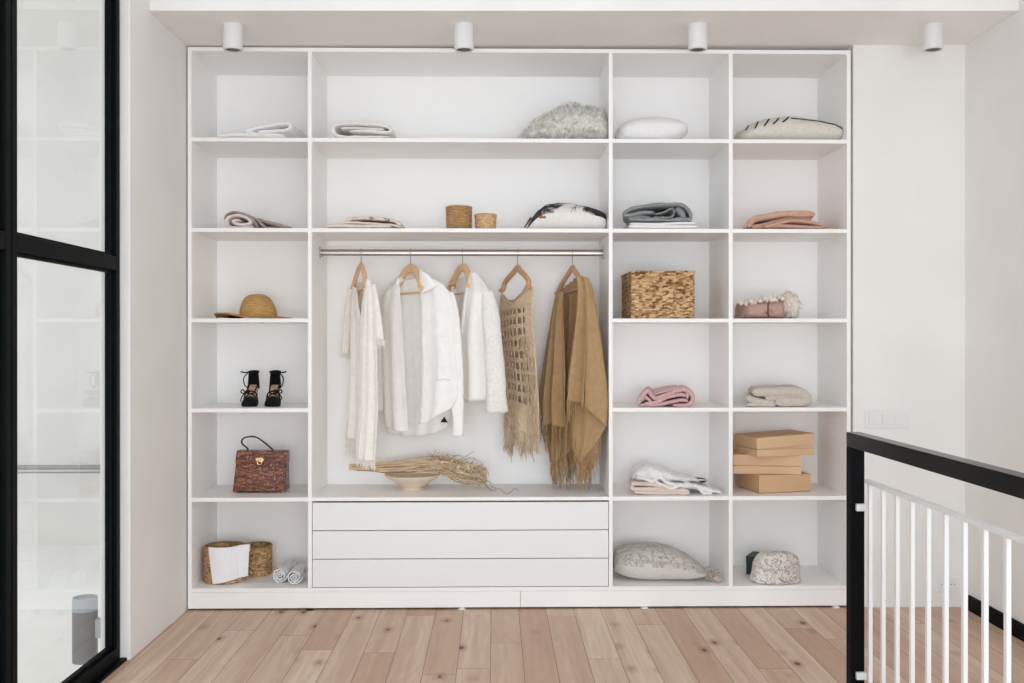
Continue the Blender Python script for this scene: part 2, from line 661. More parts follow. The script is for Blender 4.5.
# ------------------------------------------------------------------ ceiling spotlights
SPOTS = [(233, 'white cylinder ceiling spotlight above the left end of the shelving, nearest the glass door'),
         (464, 'white cylinder ceiling spotlight above the middle of the clothes rail bay'),
         (697.5, 'white cylinder ceiling spotlight above the plain white pillow'),
         (933, 'white cylinder ceiling spotlight above the bare wall, right of the shelving')]
first = None
for px_, lab in SPOTS:
    c = at(px_, 35, -.31)
    loc = Vector((c.x, -.31, soffit_z(c.x)))
    if first is None:
        t = thing('ceiling_spotlight', lab, 'spotlight', loc, 'spotlights on the soffit')
        R_, L_ = .0455, .118
        b_ = MB().lathe(loc, [(.0, 0), (R_, 0), (R_, -L_ + .004), (R_ - .004, -L_), (R_ - .009, -L_), (R_ - .010, -L_ + .012), (0, -L_ + .014)], 40)
        obj('lamp_body', b_, WHITEMETAL, t)
        obj('lamp_reflector', MB().lathe(loc, [(0, -L_ + .0135), (.030, -L_ + .0115), (.033, -L_ + .004), (.030, -L_ + .003), (.024, -L_ + .009), (0, -L_ + .010)], 28), LENS, t)
        first = t
    else:
        t = first.copy()
        COL.objects.link(t)
        t.location = loc
        t['label'] = lab
        for ch in first.children:
            q = ch.copy()
            q.parent = t
            COL.objects.link(q)

# ------------------------------------------------------------------ switches and socket on the back wall
def wallplate(name, label, cat, x0, x1, y0, y1, cells):
    p0, p1 = at(x0, y1, 0), at(x1, y0, 0)
    t = thing(name, label, cat, ((p0.x + p1.x) / 2, 0, p0.z))
    fr = MB().box(p0.x, p1.x, -.006, -.0002, p0.z, p1.z)
    obj('cover_frame', fr, PLASTIC, t, smooth=False, bevel=.0025)
    for c0, c1, n_ in cells:
        q0, q1 = at(c0, y1 - (y1 - y0) * .2, 0), at(c1, y0 + (y1 - y0) * .2, 0)
        if n_ == 'rocker':
            M = Matrix.Translation((0, -.0075, 0))
            k = MB().box(q0.x, q1.x, -.010, -.0055, q0.z, q1.z)
            obj('rocker', k, PLASTIC, t, smooth=False, bevel=.0012)
        else:
            c = (q0 + q1) / 2
            k = MB()
            r = (q1.z - q0.z) * .5
            k.box(q0.x, q1.x, -.008, -.0055, q0.z, q1.z)
            ins = obj('socket_insert', k, PLASTIC, t, smooth=False, bevel=.001)
            h = MB()
            for s in (-1, 1):
                h.tube([(c.x + s * .009, -.0082, c.z), (c.x + s * .009, -.0078, c.z)], .0025, 10)
            obj('pin_hole', h, SOFTBLK, ins)


wallplate('light_switch', 'white triple light switch plate on the bare wall above the black handrail', 'light switch', 864.5, 909, 410, 428.3,
          [(867.8, 880.8, 'rocker'), (882, 893.2, 'rocker'), (895.3, 907, 'rocker')])
wallplate('power_socket', 'white double power socket low on the bare wall, behind the balusters', 'socket', 937.5, 957.5, 576, 592,
          [(939, 946.8, 'socket'), (948.2, 956, 'socket')])

# ------------------------------------------------------------------ the stair railing on the right
rail_d = 3.5 - 4.9
pA = at(847, 433, rail_d)
RX = at(846.2, 433, rail_d + .045).x
RTOP = pA.z
rt = thing('stair_railing', 'black framed stair railing with a panel of thin white balusters, at the right', 'railing', (RX + .035, rail_d, 0))
PW = at(864.6, 470, rail_d).x - RX
pY = rail_d
railing_end = -3.4
obj('post', MB().box(RX, RX + PW, pY, pY + .045, 0, RTOP - .053), BLACK, rt, smooth=False, bevel=.002)
obj('handrail', MB().box(RX, RX + PW, railing_end, pY + .045, RTOP - .0525, RTOP), HANDRAIL, rt, smooth=False, bevel=.002)
obj('post', MB().box(RX, RX + PW, railing_end, railing_end + .045, 0, RTOP - .053), BLACK, rt, smooth=False, bevel=.002)
BX = at(868, 480, rail_d - .02).x
bz = at(868, 479.2, rail_d - .02).z
obj('baluster_rail', MB().box(BX - .011, BX + .008, railing_end + .06, pY - .012, bz - .015, bz), WHITEMETAL, rt, smooth=False, bevel=.0015)
obj('baluster_rail', MB().box(BX - .011, BX + .008, railing_end + .06, pY - .012, .09, .112), WHITEMETAL, rt, smooth=False, bevel=.0015)
yb_ = pY - .046
while yb_ > railing_end + .08:
    obj('baluster', MB().box(BX - .009, BX + .004, yb_ - .008, yb_ + .008, .1125, bz - .0155), WHITEMETAL, rt, smooth=False, bevel=.0012)
    yb_ -= .1165
for z in (at(860, 507, pY).z, at(860, 675, pY).z):
    br = MB().box(RX + .017, BX - .002, pY - .016, pY - .0005, z - .013, z + .013)
    obj('bracket', br, WHITEMETAL, rt, smooth=False, bevel=.002)

# ------------------------------------------------------------------ outside things
yl = -.60
lamp_c = at(85, 628, yl)
lamp_x = lamp_c.x
LGREY = paint('grey_lamp_metal', (112, 115, 117), .5, 4, .05)
LGREY2 = paint('pale_grey_lamp_cap', (172, 176, 180), .5, 3, .05)
wl = thing('wall_lamp', 'grey cylinder wall lamp outside the glass door', 'wall lamp', (lamp_x, yl, at(85, 662, yl).z))
z0, z1, zc_ = at(85, 661, yl).z, at(85, 597, yl).z, at(85, 610, yl).z
rr = (at(97, 628, yl) - at(73, 628, yl)).length / 2
obj('lamp_body', MB().lathe((lamp_x, yl, 0), [(0, z0 + .01), (rr - .004, z0 + .01), (rr - .003, z0), (rr, z0), (rr, zc_), (0, zc_)], 36), LGREY, wl)
obj('lamp_cap', MB().lathe((lamp_x, yl, 0), [(0, zc_ + .0005), (rr, zc_ + .0005), (rr, z1), (rr - .004, z1), (rr - .005, z1 - .012), (0, z1 - .012)], 36), LGREY2, wl)
zm0, zm1 = at(99, 637, yl).z, at(99, 618, yl).z
obj('mount_bracket', MB().box(lamp_x + rr - .002, XL - WT - .001, yl - .02, yl + .02, zm0, zm1), LGREY2, wl, smooth=False, bevel=.003)

rr_ = thing('terrace_rail', 'grey horizontal rail across the terrace seen through the glass door', 'railing', (-4, 3.7, -.5))
RGREY = paint('grey_terrace_rail', (150, 150, 148), .5, 4, .05)
g_ = MB()
g_.tube([(-7, 3.7, zl + .01), (-1.85, 3.7, zl + .01)], .022, 12)
obj('top_rail', g_, RGREY, rr_)
g_ = MB()
g_.tube([(-7, 3.7, zl - .035), (-1.85, 3.7, zl - .035)], .008, 8)
obj('rail_wire', g_, RGREY, rr_)
for x in (-6.6, -5.2, -1.95):
    obj('post', MB().box(x - .012, x + .012, 3.69, 3.71, -.5, zl), RGREY, rr_, smooth=False)

# ================================================================== soft things on the shelves
def shelf_map(pyb, pyt, Z, Y):
    """photo pixel -> point on plane y = Y, with row pyb lying on the shelf at height Z"""
    zt = at(512, pyt, Y).z

    def f(px, py, y=None):
        yy = Y if y is None else y
        return Vector((at(px, py, yy).x, yy, Z + (pyb - py) / (pyb - pyt) * (zt - Z)))
    return f


def blob(prof, m, y0, y1, sf=.4, nu=44, nv=26, lift=.012, amp=.004, freq=9, seed=1.0, plan=6.0, pt=2.2, qt=.6, zbase=None, corner=.12):
    """a stuffed cushion: upper and lower sheet meeting in a seam; prof is its measured upper outline"""
    pts = [m(*p) for p in prof]
    xs0, xs1 = pts[0].x, pts[-1].x
    tab = [(p.x, p.z) for p in pts]
    zb = min(p.z for p in pts) if zbase is None else zbase
    top, bot = MB(), MB()

    def sheet(is_top):
        def fn(u, v):
            s = .5 - .5 * cos(pi * u)
            s = lerp(u, s, .7)
            x = lerp(xs0, xs1, s)
            Tz = interp(tab, x)
            e = abs(2 * s - 1)
            w = max(corner, (max(0, 1 - e ** plan)) ** .5)
            c = 2 * v - 1
            c = math.copysign(1 - (1 - abs(c)) ** 1.4, c) if abs(c) < 1 else c
            yy = (y0 + y1) / 2 + c * (y1 - y0) / 2 * w
            lf = lift if not isinstance(lift, tuple) else (lift[0] if s < .5 else lift[1])
            zbb = zb + min(lf * e ** 3, max(0, Tz - zb - .004))
            seam = zbb + (Tz - zbb) * sf
            k = abs(c)
            if is_top:
                z = seam + (Tz - seam) * max(0, 1 - k ** pt) ** qt
            else:
                z = seam - (seam - zbb) * max(0, 1 - k ** 3.2) ** .5
            p = Vector((x, yy, z))
            d = noise.noise_vector(p * freq + Vector((seed, 3, seed))) * amp + noise.noise_vector(p * freq * 3 + Vector((seed, 7, 1))) * amp * .4
            edge = min(1, (1 - k) * 6) if not is_top else 1
            p += d
            return Vector((p.x, p.y, max(p.z, zb)))
        return fn
    top.grid(sheet(True), nu, nv)
    bot.grid(sheet(False), nu, nv)
    return top, bot


def ribbon(mb, pts, t, y0, y1, n=54, ny=9, slant=(0, 0), amp=.003, freq=14, seed=0.0, zmin=None, xlim=None, taper=.0):
    """one length of folded cloth: a path in the front plane (x, z), cloth thickness t, running back from y0 to y1"""
    path = catmull([Vector((p[0], p[-1])) for p in pts], n)
    nn = len(path)
    off = []
    for i, p in enumerate(path):
        d = path[min(i + 1, nn - 1)] - path[max(i - 1, 0)]
        d = d.normalized() if d.length > 1e-9 else Vector((1, 0))
        s = 2 * i / (nn - 1) - 1
        r = t / 2 * sqrt(max(.02, 1 - abs(s) ** 16))
        off.append((p + Vector((-d.y, d.x)) * r, p - Vector((-d.y, d.x)) * r, p))
    ys = [y0, y0 + .004, y0 + .010] + [lerp(y0 + .014, y1, k / ny) for k in range(1, ny + 1)]
    sc = [.35, .8, 1.0] + [1.0] * ny
    L = 2 * nn
    vs = []
    for k, y in enumerate(ys):
        w = (y - y0) / (y1 - y0)
        loop = [lerp(c, a, sc[k]) for a, b, c in off] + [lerp(c, b, sc[k]) for a, b, c in reversed(off)]
        for q in loop:
            p = Vector((q.x + slant[0] * w, y, q.y + slant[1] * w))
            p += noise.noise_vector(p * freq + Vector((seed, 1, seed))) * amp + noise.noise_vector(p * freq * 3 + Vector((seed, 5, 2))) * amp * .45
            if zmin is not None:
                p.z = max(p.z, zmin)
            if xlim is not None:
                p.x = min(max(p.x, xlim[0]), xlim[1])
            vs.append(p)
    fs = []
    for k in range(len(ys) - 1):
        for i in range(L):
            j = (i + 1) % L
            fs.append((k * L + i, k * L + j, (k + 1) * L + j, (k + 1) * L + i))
    for base in (0, (len(ys) - 1) * L):
        for i in range(nn - 1):
            fs.append((base + i, base + i + 1, base + L - 2 - i, base + L - 1 - i))
    mb.add(vs, fs)
    return mb


def px_path(m, pts):
    return [(m(*p).x, m(*p).z) for p in pts]


def bounds(mb):
    return [(min(p[i] for p in mb.v), max(p[i] for p in mb.v)) for i in range(3)]


def single(name, mb, mat, label, cat, group=None, **k):
    """a thing that is one mesh, its origin at its base"""
    b = bounds(mb)
    loc = Vector(((b[0][0] + b[0][1]) / 2, (b[1][0] + b[1][1]) / 2, b[2][0]))
    o = obj(name, mb, mat, None, loc=loc, **k)
    return tag(o, label, cat, group)


def root(name, mb, label, cat, group=None):
    b = bounds(mb)
    return thing(name, label, cat, Vector(((b[0][0] + b[0][1]) / 2, (b[1][0] + b[1][1]) / 2, b[2][0])), group)


WHITE_CLOTH = fabric('white_cotton', (234, 233, 233), 3)
WHITE_CLOTH2 = fabric('off_white_linen', (230, 227, 223), 5)
EPS = .0006

# ---- row 1 --------------------------------------------------------
m = shelf_map(138, 122, ZS[1], .06)
mb = MB()
Z = ZS[1] + EPS
ribbon(mb, px_path(m, [(218, 134.8), (232, 134), (250, 134.2), (285, 135)]), .024, .04, .32, zmin=Z, seed=1, slant=(.03, 0), amp=.004)
ribbon(mb, px_path(m, [(285, 135), (270, 134), (255, 133), (248, 130.5), (262, 127.5), (278, 125), (288, 124.5), (291, 127), (286, 130), (270, 131), (258, 131.5)]), .017, .035, .33, zmin=Z, seed=2, slant=(.055, -.03), amp=.004)
ribbon(mb, px_path(m, [(252, 129), (266, 126.2), (280, 123.2), (288, 122.6)]), .010, .05, .33, zmin=Z, seed=3, slant=(.06, -.03), amp=.003)
single('folded_cloth', mb, WHITE_CLOTH, 'white folded sheets on the top shelf, in its left compartment', 'folded cloth')

mb = MB()
m = shelf_map(138.5, 122, ZS[1], .06)
ribbon(mb, px_path(m, [(391, 136), (370, 136.2), (345, 136.2), (336, 134), (334, 129), (338, 125.5), (350, 124.3), (370, 125), (386, 126.5), (391, 129.5), (388, 132), (370, 131), (350, 131.5)]), .017, .03, .30, zmin=Z, seed=4, slant=(.01, -.01), amp=.005)
ribbon(mb, px_path(m, [(341, 128.5), (360, 128), (385, 129.3)]), .012, .045, .28, zmin=Z, seed=5, amp=.003)
single('folded_shirt', mb, WHITE_CLOTH2, 'white folded shirt on the wide top shelf, left of the fur cushion', 'folded clothes')

# fur cushion
m = shelf_map(138.8, 104.5, ZS[1], .20)
FUR = fabric('pale_grey_fur', (214, 213, 208), 16, 300, .5)
prof = [(517, 138), (520, 134), (530, 125.5), (541, 118.5), (553, 111.5), (565, 107.5), (575, 106.8), (590, 108.5), (600, 113), (606, 120), (610, 130), (611, 138)]
top, bot = blob(prof, m, .006, .34, sf=.36, lift=0, amp=.009, freq=11, seed=2, plan=5)
top.clamp(x1=DIV[1][0] - .006, z0=Z)
bot.clamp(x1=DIV[1][0] - .006, z0=Z)
fc = root('fur_cushion', top, 'fluffy pale grey fur cushion on the wide top shelf', 'cushion')
mm = MB()
mm.add(top.v, top.f)
mm.add(bot.v, bot.f)
obj('cover', mm, FUR, fc)
fur = MB()
rnd = random.Random(3)
faces = [f for f in mm.f]
for k in range(14000):
    f = rnd.choice(faces)
    a_, b_, c_, d_ = [mm.v[i] for i in f]
    u, v = rnd.random(), rnd.random()
    p = lerp(lerp(a_, b_, u), lerp(d_, c_, u), v)
    if p.y > .30:
        continue
    nrm = (b_ - a_).cross(d_ - a_)
    if nrm.length < 1e-10:
        continue
    nrm.normalize()
    cen = Vector((fc.location.x, .2, ZS[1] + .05))
    if nrm.dot(p - cen) < 0:
        nrm = -nrm
    clump = noise.noise_vector(p * 30) * 1.5
    dirn = (nrm * .55 + clump + Vector((rnd.uniform(-.3, .3), rnd.uniform(-.3, .1), rnd.uniform(-.45, .15)))).normalized()
    L_ = rnd.uniform(.016, .036)
    side = dirn.cross(Vector((rnd.uniform(-1, 1), rnd.uniform(-1, 1), rnd.uniform(-1, 1)))).normalized() * .0016
    q1 = p + dirn * L_ * .55
    q2 = p + dirn * L_ + Vector((0, 0, -.006))
    for q in (q1, q2):
        q.z = max(q.z, Z)
        q.x = min(q.x, DIV[1][0] - .002) if q.y > -.002 else min(q.x, DIV[1][0] + .012)
    fur.add([p - side, p + side, q1 + side * .8, q1 - side * .8, q2], [(0, 1, 2, 3), (3, 2, 4)])
FURS, nt_, bb_ = base_mat('pale_grey_fur_hair', (214, 213, 205), .7, 0, .3)
g = N(nt_)
g.l(g.ramp(g.n('ShaderNodeNewGeometry').outputs['Random Per Island'], [(0, (176, 174, 168)), (.35, (222, 220, 214)), (1, (246, 245, 241))]), bb_.inputs['Base Color'])
fur.clamp(z0=Z)
for q in fur.v:
    if q.y > -.001:
        q.x = min(q.x, DIV[1][0] - .002)
obj('fur', fur, FURS, fc)

# plain white pillow
m = shelf_map(138.8, 118, ZS[1], .18)
prof = [(616, 131), (618, 125.5), (626, 121.5), (640, 119), (655, 118), (668, 119), (679, 121.6), (685, 123.6), (687, 125)]
top, bot = blob(prof, m, .04, .34, sf=.6, lift=(.012, .066), amp=.003, freq=8, seed=5, plan=7, zbase=Z)
mm = MB(); mm.add(top.v, top.f); mm.add(bot.v, bot.f)
mm.clamp(x0=DIV[1][1] + .004)
single('pillow', mm, WHITE_CLOTH, 'plain white pillow on the top shelf, right of the fur cushion', 'pillow')

# cream cushion with black stitches
m = shelf_map(138.4, 115.8, ZS[1], .2)
CREAM = fabric('cream_wool', (213, 209, 199), 7, 260, .5)
prof = [(735.5, 135), (737, 128), (748, 122.5), (760, 119.2), (775, 117.2), (788, 116.3), (800, 118), (820, 120.5), (835, 123.5), (842, 127), (843.5, 132)]
top, bot = blob(prof, m, .03, .36, sf=.5, lift=.012, amp=.003, freq=8, seed=7, plan=7, zbase=Z)
cu = root('stitched_cushion', top, 'cream cushion with black stitched edge on the top shelf, far right', 'cushion')
mm = MB(); mm.add(top.v, top.f); mm.add(bot.v, bot.f)
mm.clamp(x0=DIV[2][1] + .004, x1=UX1 - T - .004)
obj('cover', mm, CREAM, cu)
bv = mm.bvh()
st = MB()
for x0, y0, x1, y1 in ((736.5, 133, 739, 128.2), (745.8, 130.4, 749, 124.8), (755, 128.2, 757.8, 122), (764.2, 125.8, 769, 119.2), (773.2, 124, 778.5, 118.4), (782.6, 122, 788.5, 117.2)):
    pl = []
    for k in range(6):
        w = k / 5
        p = hit(bv, lerp(x0, x1, w), lerp(y0, y1, w) + .3 * (1 - 2 * abs(w - .5)))
        if p is not None:
            pl.append(p - Vector((0, .002, 0)))
    if len(pl) > 1:
        st.tube(pl, .0042, 6)
ed = []
for k in range(22):
    x = lerp(791, 842, k / 21)
    yy = interp([(791, 118.2), (800, 119), (820, 121.4), (835, 124.6), (842, 128.5)], x)
    p = hit(bv, x, yy + .3)
    if p is not None:
        ed.append(p - Vector((0, .001, -.001)))
if len(ed) > 2:
    st.tube(ed, .0032, 6)
obj('stitching', st, base_mat('black_yarn', (32, 31, 32), .9)[0], cu)

# ---- row 2 --------------------------------------------------------
Z = ZS[2] + EPS
m = shelf_map(228, 211.5, ZS[2], .05)
TAUPE = fabric('taupe_wool', (166, 152, 142), 14, 240, .5)
PALEP = fabric('pale_pink_lining', (221, 209, 205), 7, 240, .4)
mb = MB()
ribbon(mb, px_path(m, [(224, 219), (226, 214.5), (233, 212.3), (241, 213.2), (248, 215.8), (254, 221), (256.5, 226.6)]), .010, .05, .34, zmin=Z, seed=1, slant=(.03, -.015), amp=.003)
ribbon(mb, px_path(m, [(249, 216.2), (256, 219), (261.5, 224), (266, 227)]), .011, .055, .34, zmin=Z, seed=2, slant=(.03, -.02), amp=.003)
ribbon(mb, px_path(m, [(254, 217.5), (262, 219.5), (272, 222), (283, 225), (291, 226.8)]), .016, .09, .34, zmin=Z, seed=3, slant=(.0, -.01), amp=.003)
ribbon(mb, px_path(m, [(258, 225.5), (272, 226), (287, 227.2)]), .020, .10, .34, zmin=Z, seed=3, amp=.002)
rb = root('rolled_blanket', mb, 'taupe blanket with a pale pink inside, rolled on the second shelf, at the left', 'blanket')
obj('outer_layer', mb, TAUPE, rb)
mb = MB()
ribbon(mb, px_path(m, [(254, 225.8), (243, 227), (230, 226.4), (226, 221.5), (229, 216.5), (238, 215.2), (247, 218), (250.5, 222), (245, 224), (236, 223.3), (233, 220.6), (240, 219.6)]), .017, .046, .32, zmin=Z, seed=5, slant=(.03, -.012), amp=.003)
obj('inner_layer', mb, PALEP, rb)

m = shelf_map(228.6, 217, ZS[2], .05)
mb = MB()
LACE = printed('cream_lace_brown_motif', (222, 208, 196), (150, 125, 110), 40, .55, .62, 3, .5)
CREAMC = fabric('cream_cotton', (223, 212, 202), 6)
ribbon(mb, px_path(m, [(327, 226.2), (340, 225.4), (356, 226), (372, 226), (392, 226)]), .017, .03, .30, zmin=Z, seed=2, amp=.003)
ribbon(mb, px_path(m, [(335, 224), (350, 222.6), (376, 223.8), (392, 224.8), (400, 226.8)]), .012, .035, .30, zmin=Z, seed=4, amp=.003)
lc = root('folded_shawl', mb, 'thin cream folded shawl with a lace edge on the second shelf', 'folded shawl')
obj('folded_layers', mb, CREAMC, lc)
mb = MB()
ribbon(mb, px_path(m, [(345, 221.4), (352, 219), (365, 218.4), (380, 219), (393, 220.6), (400, 224), (402, 227)]), .016, .04, .28, zmin=Z, seed=9, amp=.004, freq=30)
obj('lace_edge', mb, LACE, lc)

# two round baskets
BROWNW = woven('brown_palm_coil', (128, 98, 64), (168, 132, 90), (192, 156, 112), 30, 160)
TANW = woven('tan_palm_coil', (150, 108, 72), (203, 166, 124), (226, 198, 158), 60, 130)
def coil_basket(name, label, cx, y, Z, r0, r1, h, rows, mat, rim=None, a=1.0, b=1.0, rot=0.0, wall=.006, group=None, depth=.85, rimmat=None):
    prof = []
    per = 5
    for k in range(rows * per + 1):
        w = k / (rows * per)
        prof.append((lerp(r0, r1, w) + .0022 * abs(sin(pi * k / per)) * (r0 / .1) ** .5, w * h))
    prof = [(0, 0)] + prof
    ri = r1 - wall
    for k in range(rows * 2 + 1):
        w = k / (rows * 2)
        prof.append((lerp(r1, r0, w * depth) - wall - .0012 * abs(sin(pi * k / 2)), h - w * h * depth))
    prof.append((0, h - h * depth))
    rt_ = lambda w, z: .0006 * sin(w * 46 + z * 500)
    mb = MB().lathe((cx, y, Z), prof, 72, a, b, rot, rt_)
    t = thing(name, label, 'basket', (cx, y, Z), group)
    obj('body', mb, mat, t)
    ring = [Vector((cx + cos(w) * (r1 - wall / 2) * a * cos(rot) - sin(w) * (r1 - wall / 2) * b * sin(rot),
                    y + cos(w) * (r1 - wall / 2) * a * sin(rot) + sin(w) * (r1 - wall / 2) * b * cos(rot), Z + h)) for w in [2 * pi * k / 72 for k in range(73)]]
    rm = MB().tube(ring, .0052 if rim is None else rim, 8)
    obj('rim', rm, rimmat or mat, t)
    return t

yb1 = .14
c1, c2 = at(459, 220, yb1), at(485.6, 220, yb1)
zt = at(459, 207, yb1).z
coil_basket('coiled_basket', 'brown coiled basket on the second shelf, taller of the two', c1.x, yb1, Z, .0635, .0665, zt - Z - .004, 13, BROWNW, group=None)
zt = at(485, 214, yb1 - .03).z
coil_basket('coiled_basket', 'small tan basket with a reddish pattern on the second shelf, shorter of the two', c2.x, yb1, Z, .051, .0555, zt - Z - .004, 7, TANW, rim=.0062)

# black and white floral cushion
m = shelf_map(229.3, 202.6, ZS[2], .2)
FLORAL, nt_, bb_ = base_mat('floral_print', (226, 221, 216), .92, 0, .2)
g = N(nt_)
fa = g.noise(g.coord((1, 1, 1)), 11, 5, .6, 1.4)
sx_ = g.n('ShaderNodeSeparateXYZ')
g.l(g.coord(), sx_.inputs[0])
wv = g.math('MULTIPLY', g.math('COSINE', g.math('MULTIPLY', g.math('ADD', sx_.outputs[0], .125), 2 * pi / .30)), .11)
g.l(g.ramp(g.math('ADD', fa, wv), [(.44, (228, 223, 218)), (.50, (160, 153, 152)), (.57, (40, 38, 40)), (.70, (70, 66, 68))]), bb_.inputs['Base Color'])
g.bump(g.noise(g.coord(), 350, 2), bb_, .25, .002)
prof = [(526, 227), (530, 219.5), (536, 211.5), (545, 205.5), (556, 203.6), (570, 203.8), (585, 205.8), (597, 209.5), (605, 213), (608, 219), (607.5, 226)]
top, bot = blob(prof, m, .03, .36, sf=.56, lift=.0, amp=.003, freq=8, seed=12, plan=6, zbase=Z)
for q in (top, bot):
    q.clamp(x1=DIV[1][0] - .004)
fl = root('floral_cushion', bot, 'off-white cushion with a black floral print on the second shelf', 'cushion')
obj('printed_cover', top, FLORAL, fl)
obj('plain_underside', bot, WHITE_CLOTH2, fl)
both = MB(); both.add(top.v, top.f); both.add(bot.v, bot.f)
bv = both.bvh()
p = hit(bv, 542.5, 217.2)
if p:
    lb = MB().box(p.x - .017, p.x + .017, p.y - .004, p.y + .012, p.z - .006, p.z + .006)
    obj('fabric_tag', lb, fabric('orange_brown_tag', (176, 108, 52), 8), fl, smooth=False, bevel=.001)
tb = MB()
q0 = m(531, 217, .12)
tb.tube([m(531, 218, .10), m(528, 222, .09), m(524.5, 227, .08)], [.006, .005, .003], 8)
tb.clamp(z0=Z)
obj('corner_tip', tb, fabric('dark_grey_tip', (96, 92, 90), 8), fl)

# grey folded jumper on white folded cloth
m = shelf_map(229, 202.3, ZS[2], .05)
mb = MB()
ribbon(mb, px_path(m, [(628, 226.2), (650, 226.4), (675, 226.4), (696, 226.4)]), .018, .02, .33, zmin=Z, seed=2, amp=.0012)
ribbon(mb, px_path(m, [(629, 223.4), (655, 223.8), (680, 222.9), (695.5, 222.8)]), .014, .022, .33, zmin=Z, seed=3, amp=.0012)
single('folded_linen', mb, WHITE_CLOTH, 'white folded linen lying under the grey jumper', 'folded cloth')
GREYK = fabric('grey_wool', (138, 141, 143), 14, 200, .6)
mb = MB()
zj = m(640, 221.2).z + .002
ribbon(mb, px_path(m, [(690.5, 219.6), (689, 212), (684, 206.5), (676, 204.2), (660, 204.6), (642, 206.4), (629, 209.3), (623.5, 213.2), (628, 215), (641, 212.6), (654, 212)]), .019, .03, .33, zmin=zj, seed=1, amp=.004, slant=(.045, 0))
ribbon(mb, px_path(m, [(654, 213.5), (664, 212), (671.5, 208.6), (674.3, 211.5), (671, 216.8), (661, 217), (654, 215.8)]), .010, .04, .30, zmin=zj, seed=5, amp=.003)
ribbon(mb, px_path(m, [(628, 218.6), (642, 219.6), (655, 219.2), (668, 220.2), (680, 218.8), (691, 219.6)]), .022, .028, .33, zmin=zj, seed=8, amp=.003, slant=(.03, 0))
ribbon(mb, px_path(m, [(626, 215.5), (633, 217), (641, 216), (650, 217)]), .013, .04, .30, zmin=zj, seed=3, amp=.003, slant=(.04, 0))
ribbon(mb, px_path(m, [(676, 207.5), (682, 212), (684, 218)]), .030, .05, .33, zmin=zj, seed=6, amp=.0055)
single('folded_jumper', mb, GREYK, 'grey folded jumper lying on white linen on the second shelf', 'folded clothes')

# salmon folded blanket
m = shelf_map(228, 209, ZS[2], .05)
SALMON = fabric('salmon_cotton', (198, 158, 140), 10, 240, .5)
mb = MB()
ribbon(mb, px_path(m, [(814.5, 213.8), (800, 213.2), (785, 213), (770, 215), (758, 216.6), (750.5, 220), (748, 225.5)]), .031, .03, .36, zmin=Z, seed=1, amp=.004, slant=(.06, 0))
ribbon(mb, px_path(m, [(822.5, 223.4), (810, 221), (797, 219.8), (785, 220.4), (773, 223.4), (764, 225.5)]), .017, .022, .36, zmin=Z, seed=2, amp=.003)
ribbon(mb, px_path(m, [(764, 225.2), (780, 224.4), (800, 225.2), (821, 226)]), .019, .03, .36, zmin=Z, seed=3, amp=.002)
ribbon(mb, px_path(m, [(744.6, 226.3), (747.5, 221), (753, 216.5)]), .016, .04, .36, zmin=Z, seed=4, amp=.002, slant=(.07, 0))
ribbon(mb, px_path(m, [(800, 226.4), (820, 226.4), (839, 226.8)]), .012, .06, .34, zmin=Z, seed=5, amp=.002)
ribbon(mb, px_path(m, [(752, 224.5), (765, 223), (790, 217.5), (812, 217.5)]), .026, .06, .35, zmin=Z, seed=6, amp=.002, slant=(.06, 0))
single('folded_blanket', mb, SALMON, 'salmon pink folded blanket on the second shelf, far right', 'blanket')

# ---- row 3 --------------------------------------------------------
Z = ZS[3] + EPS
# straw hat
yh = .22
hc = at(257.5, 300, yh)
zt = at(257.5, 294.3, yh).z
STRAW = woven('golden_straw', (152, 114, 64), (188, 148, 90), (210, 174, 116), 24, 210, .5)
hat = thing('straw_hat', 'golden straw sun hat with a wide brim on the shelf above the black heels', 'hat', (hc.x, yh, Z))
rc = (at(274.5, 310, yh).x - at(240.5, 310, yh).x) / 2
hh = zt - Z - .012
def crown_wob(w, z):
    return .0012 * sin(w * 3 + z * 40)
prof = []
for k in range(57):
    w = k / 56
    th = w * pi / 2
    r = rc * (cos(th) ** .62) * (1.0 + .05 * (1 - w))
    prof.append((max(r, 0) + .0011 * abs(sin(pi * w * 15)) * (1 if w < .97 else 0), .012 + hh * sin(th) ** 1.0))
prof[-1] = (0, prof[-1][1])
# the crown leans a little, its right side slopes
cr = MB().lathe((hc.x, yh, Z), prof, 64, 1.0, 1.08, 0, crown_wob)
for p in cr.v:
    k = (p.z - Z) / hh
    p.x += .008 * (1 - k) * (1 if p.x > hc.x else 0.15)
obj('crown', cr, STRAW, hat)
br = MB()
xl_, xr_ = at(216, 316, yh).x - hc.x, at(291.5, 316, yh).x - hc.x
def brim_fn(u, v):
    w = 2 * pi * u
    inner = rc * 1.02
    outer = lerp(-xl_, xr_, .5 + .5 * cos(w))
    r = lerp(inner, outer, v)
    x, y = cos(w) * r, sin(w) * lerp(inner * 1.06, .17, v)
    left = max(0, -cos(w))
    z = lerp(.014, .003, v) + left * (.006 * sin(pi * min(1, v * 1.15)) + .027 * v) + .003 * sin(w * 5) * v * (left > .1)
    z += .0009 * abs(sin(pi * v * 9))
    return Vector((hc.x + x, yh + y, Z + .002 + z))
br.grid(brim_fn, 96, 20)
obj('brim', br, STRAW, hat, solid=.0035)
# turned-down lip at the brim's left
lip = MB()
def lip_fn(u, v):
    w = pi + lerp(-1.05, 1.05, u)
    p = brim_fn(w / (2 * pi), 1.0)
    d = Vector((cos(w), sin(w), 0))
    k = sin(pi * u) ** .5
    return p + d * (.004 - .012 * v) * k + Vector((0, 0, -.024 * v * k))
lip.grid(lip_fn, 40, 6)
lip.clamp(z0=Z + .001)
obj('brim_edge', lip, woven('brown_straw_edge', (84, 54, 24), (122, 84, 40), (150, 108, 56), 24, 210, .5), hat, solid=.003)

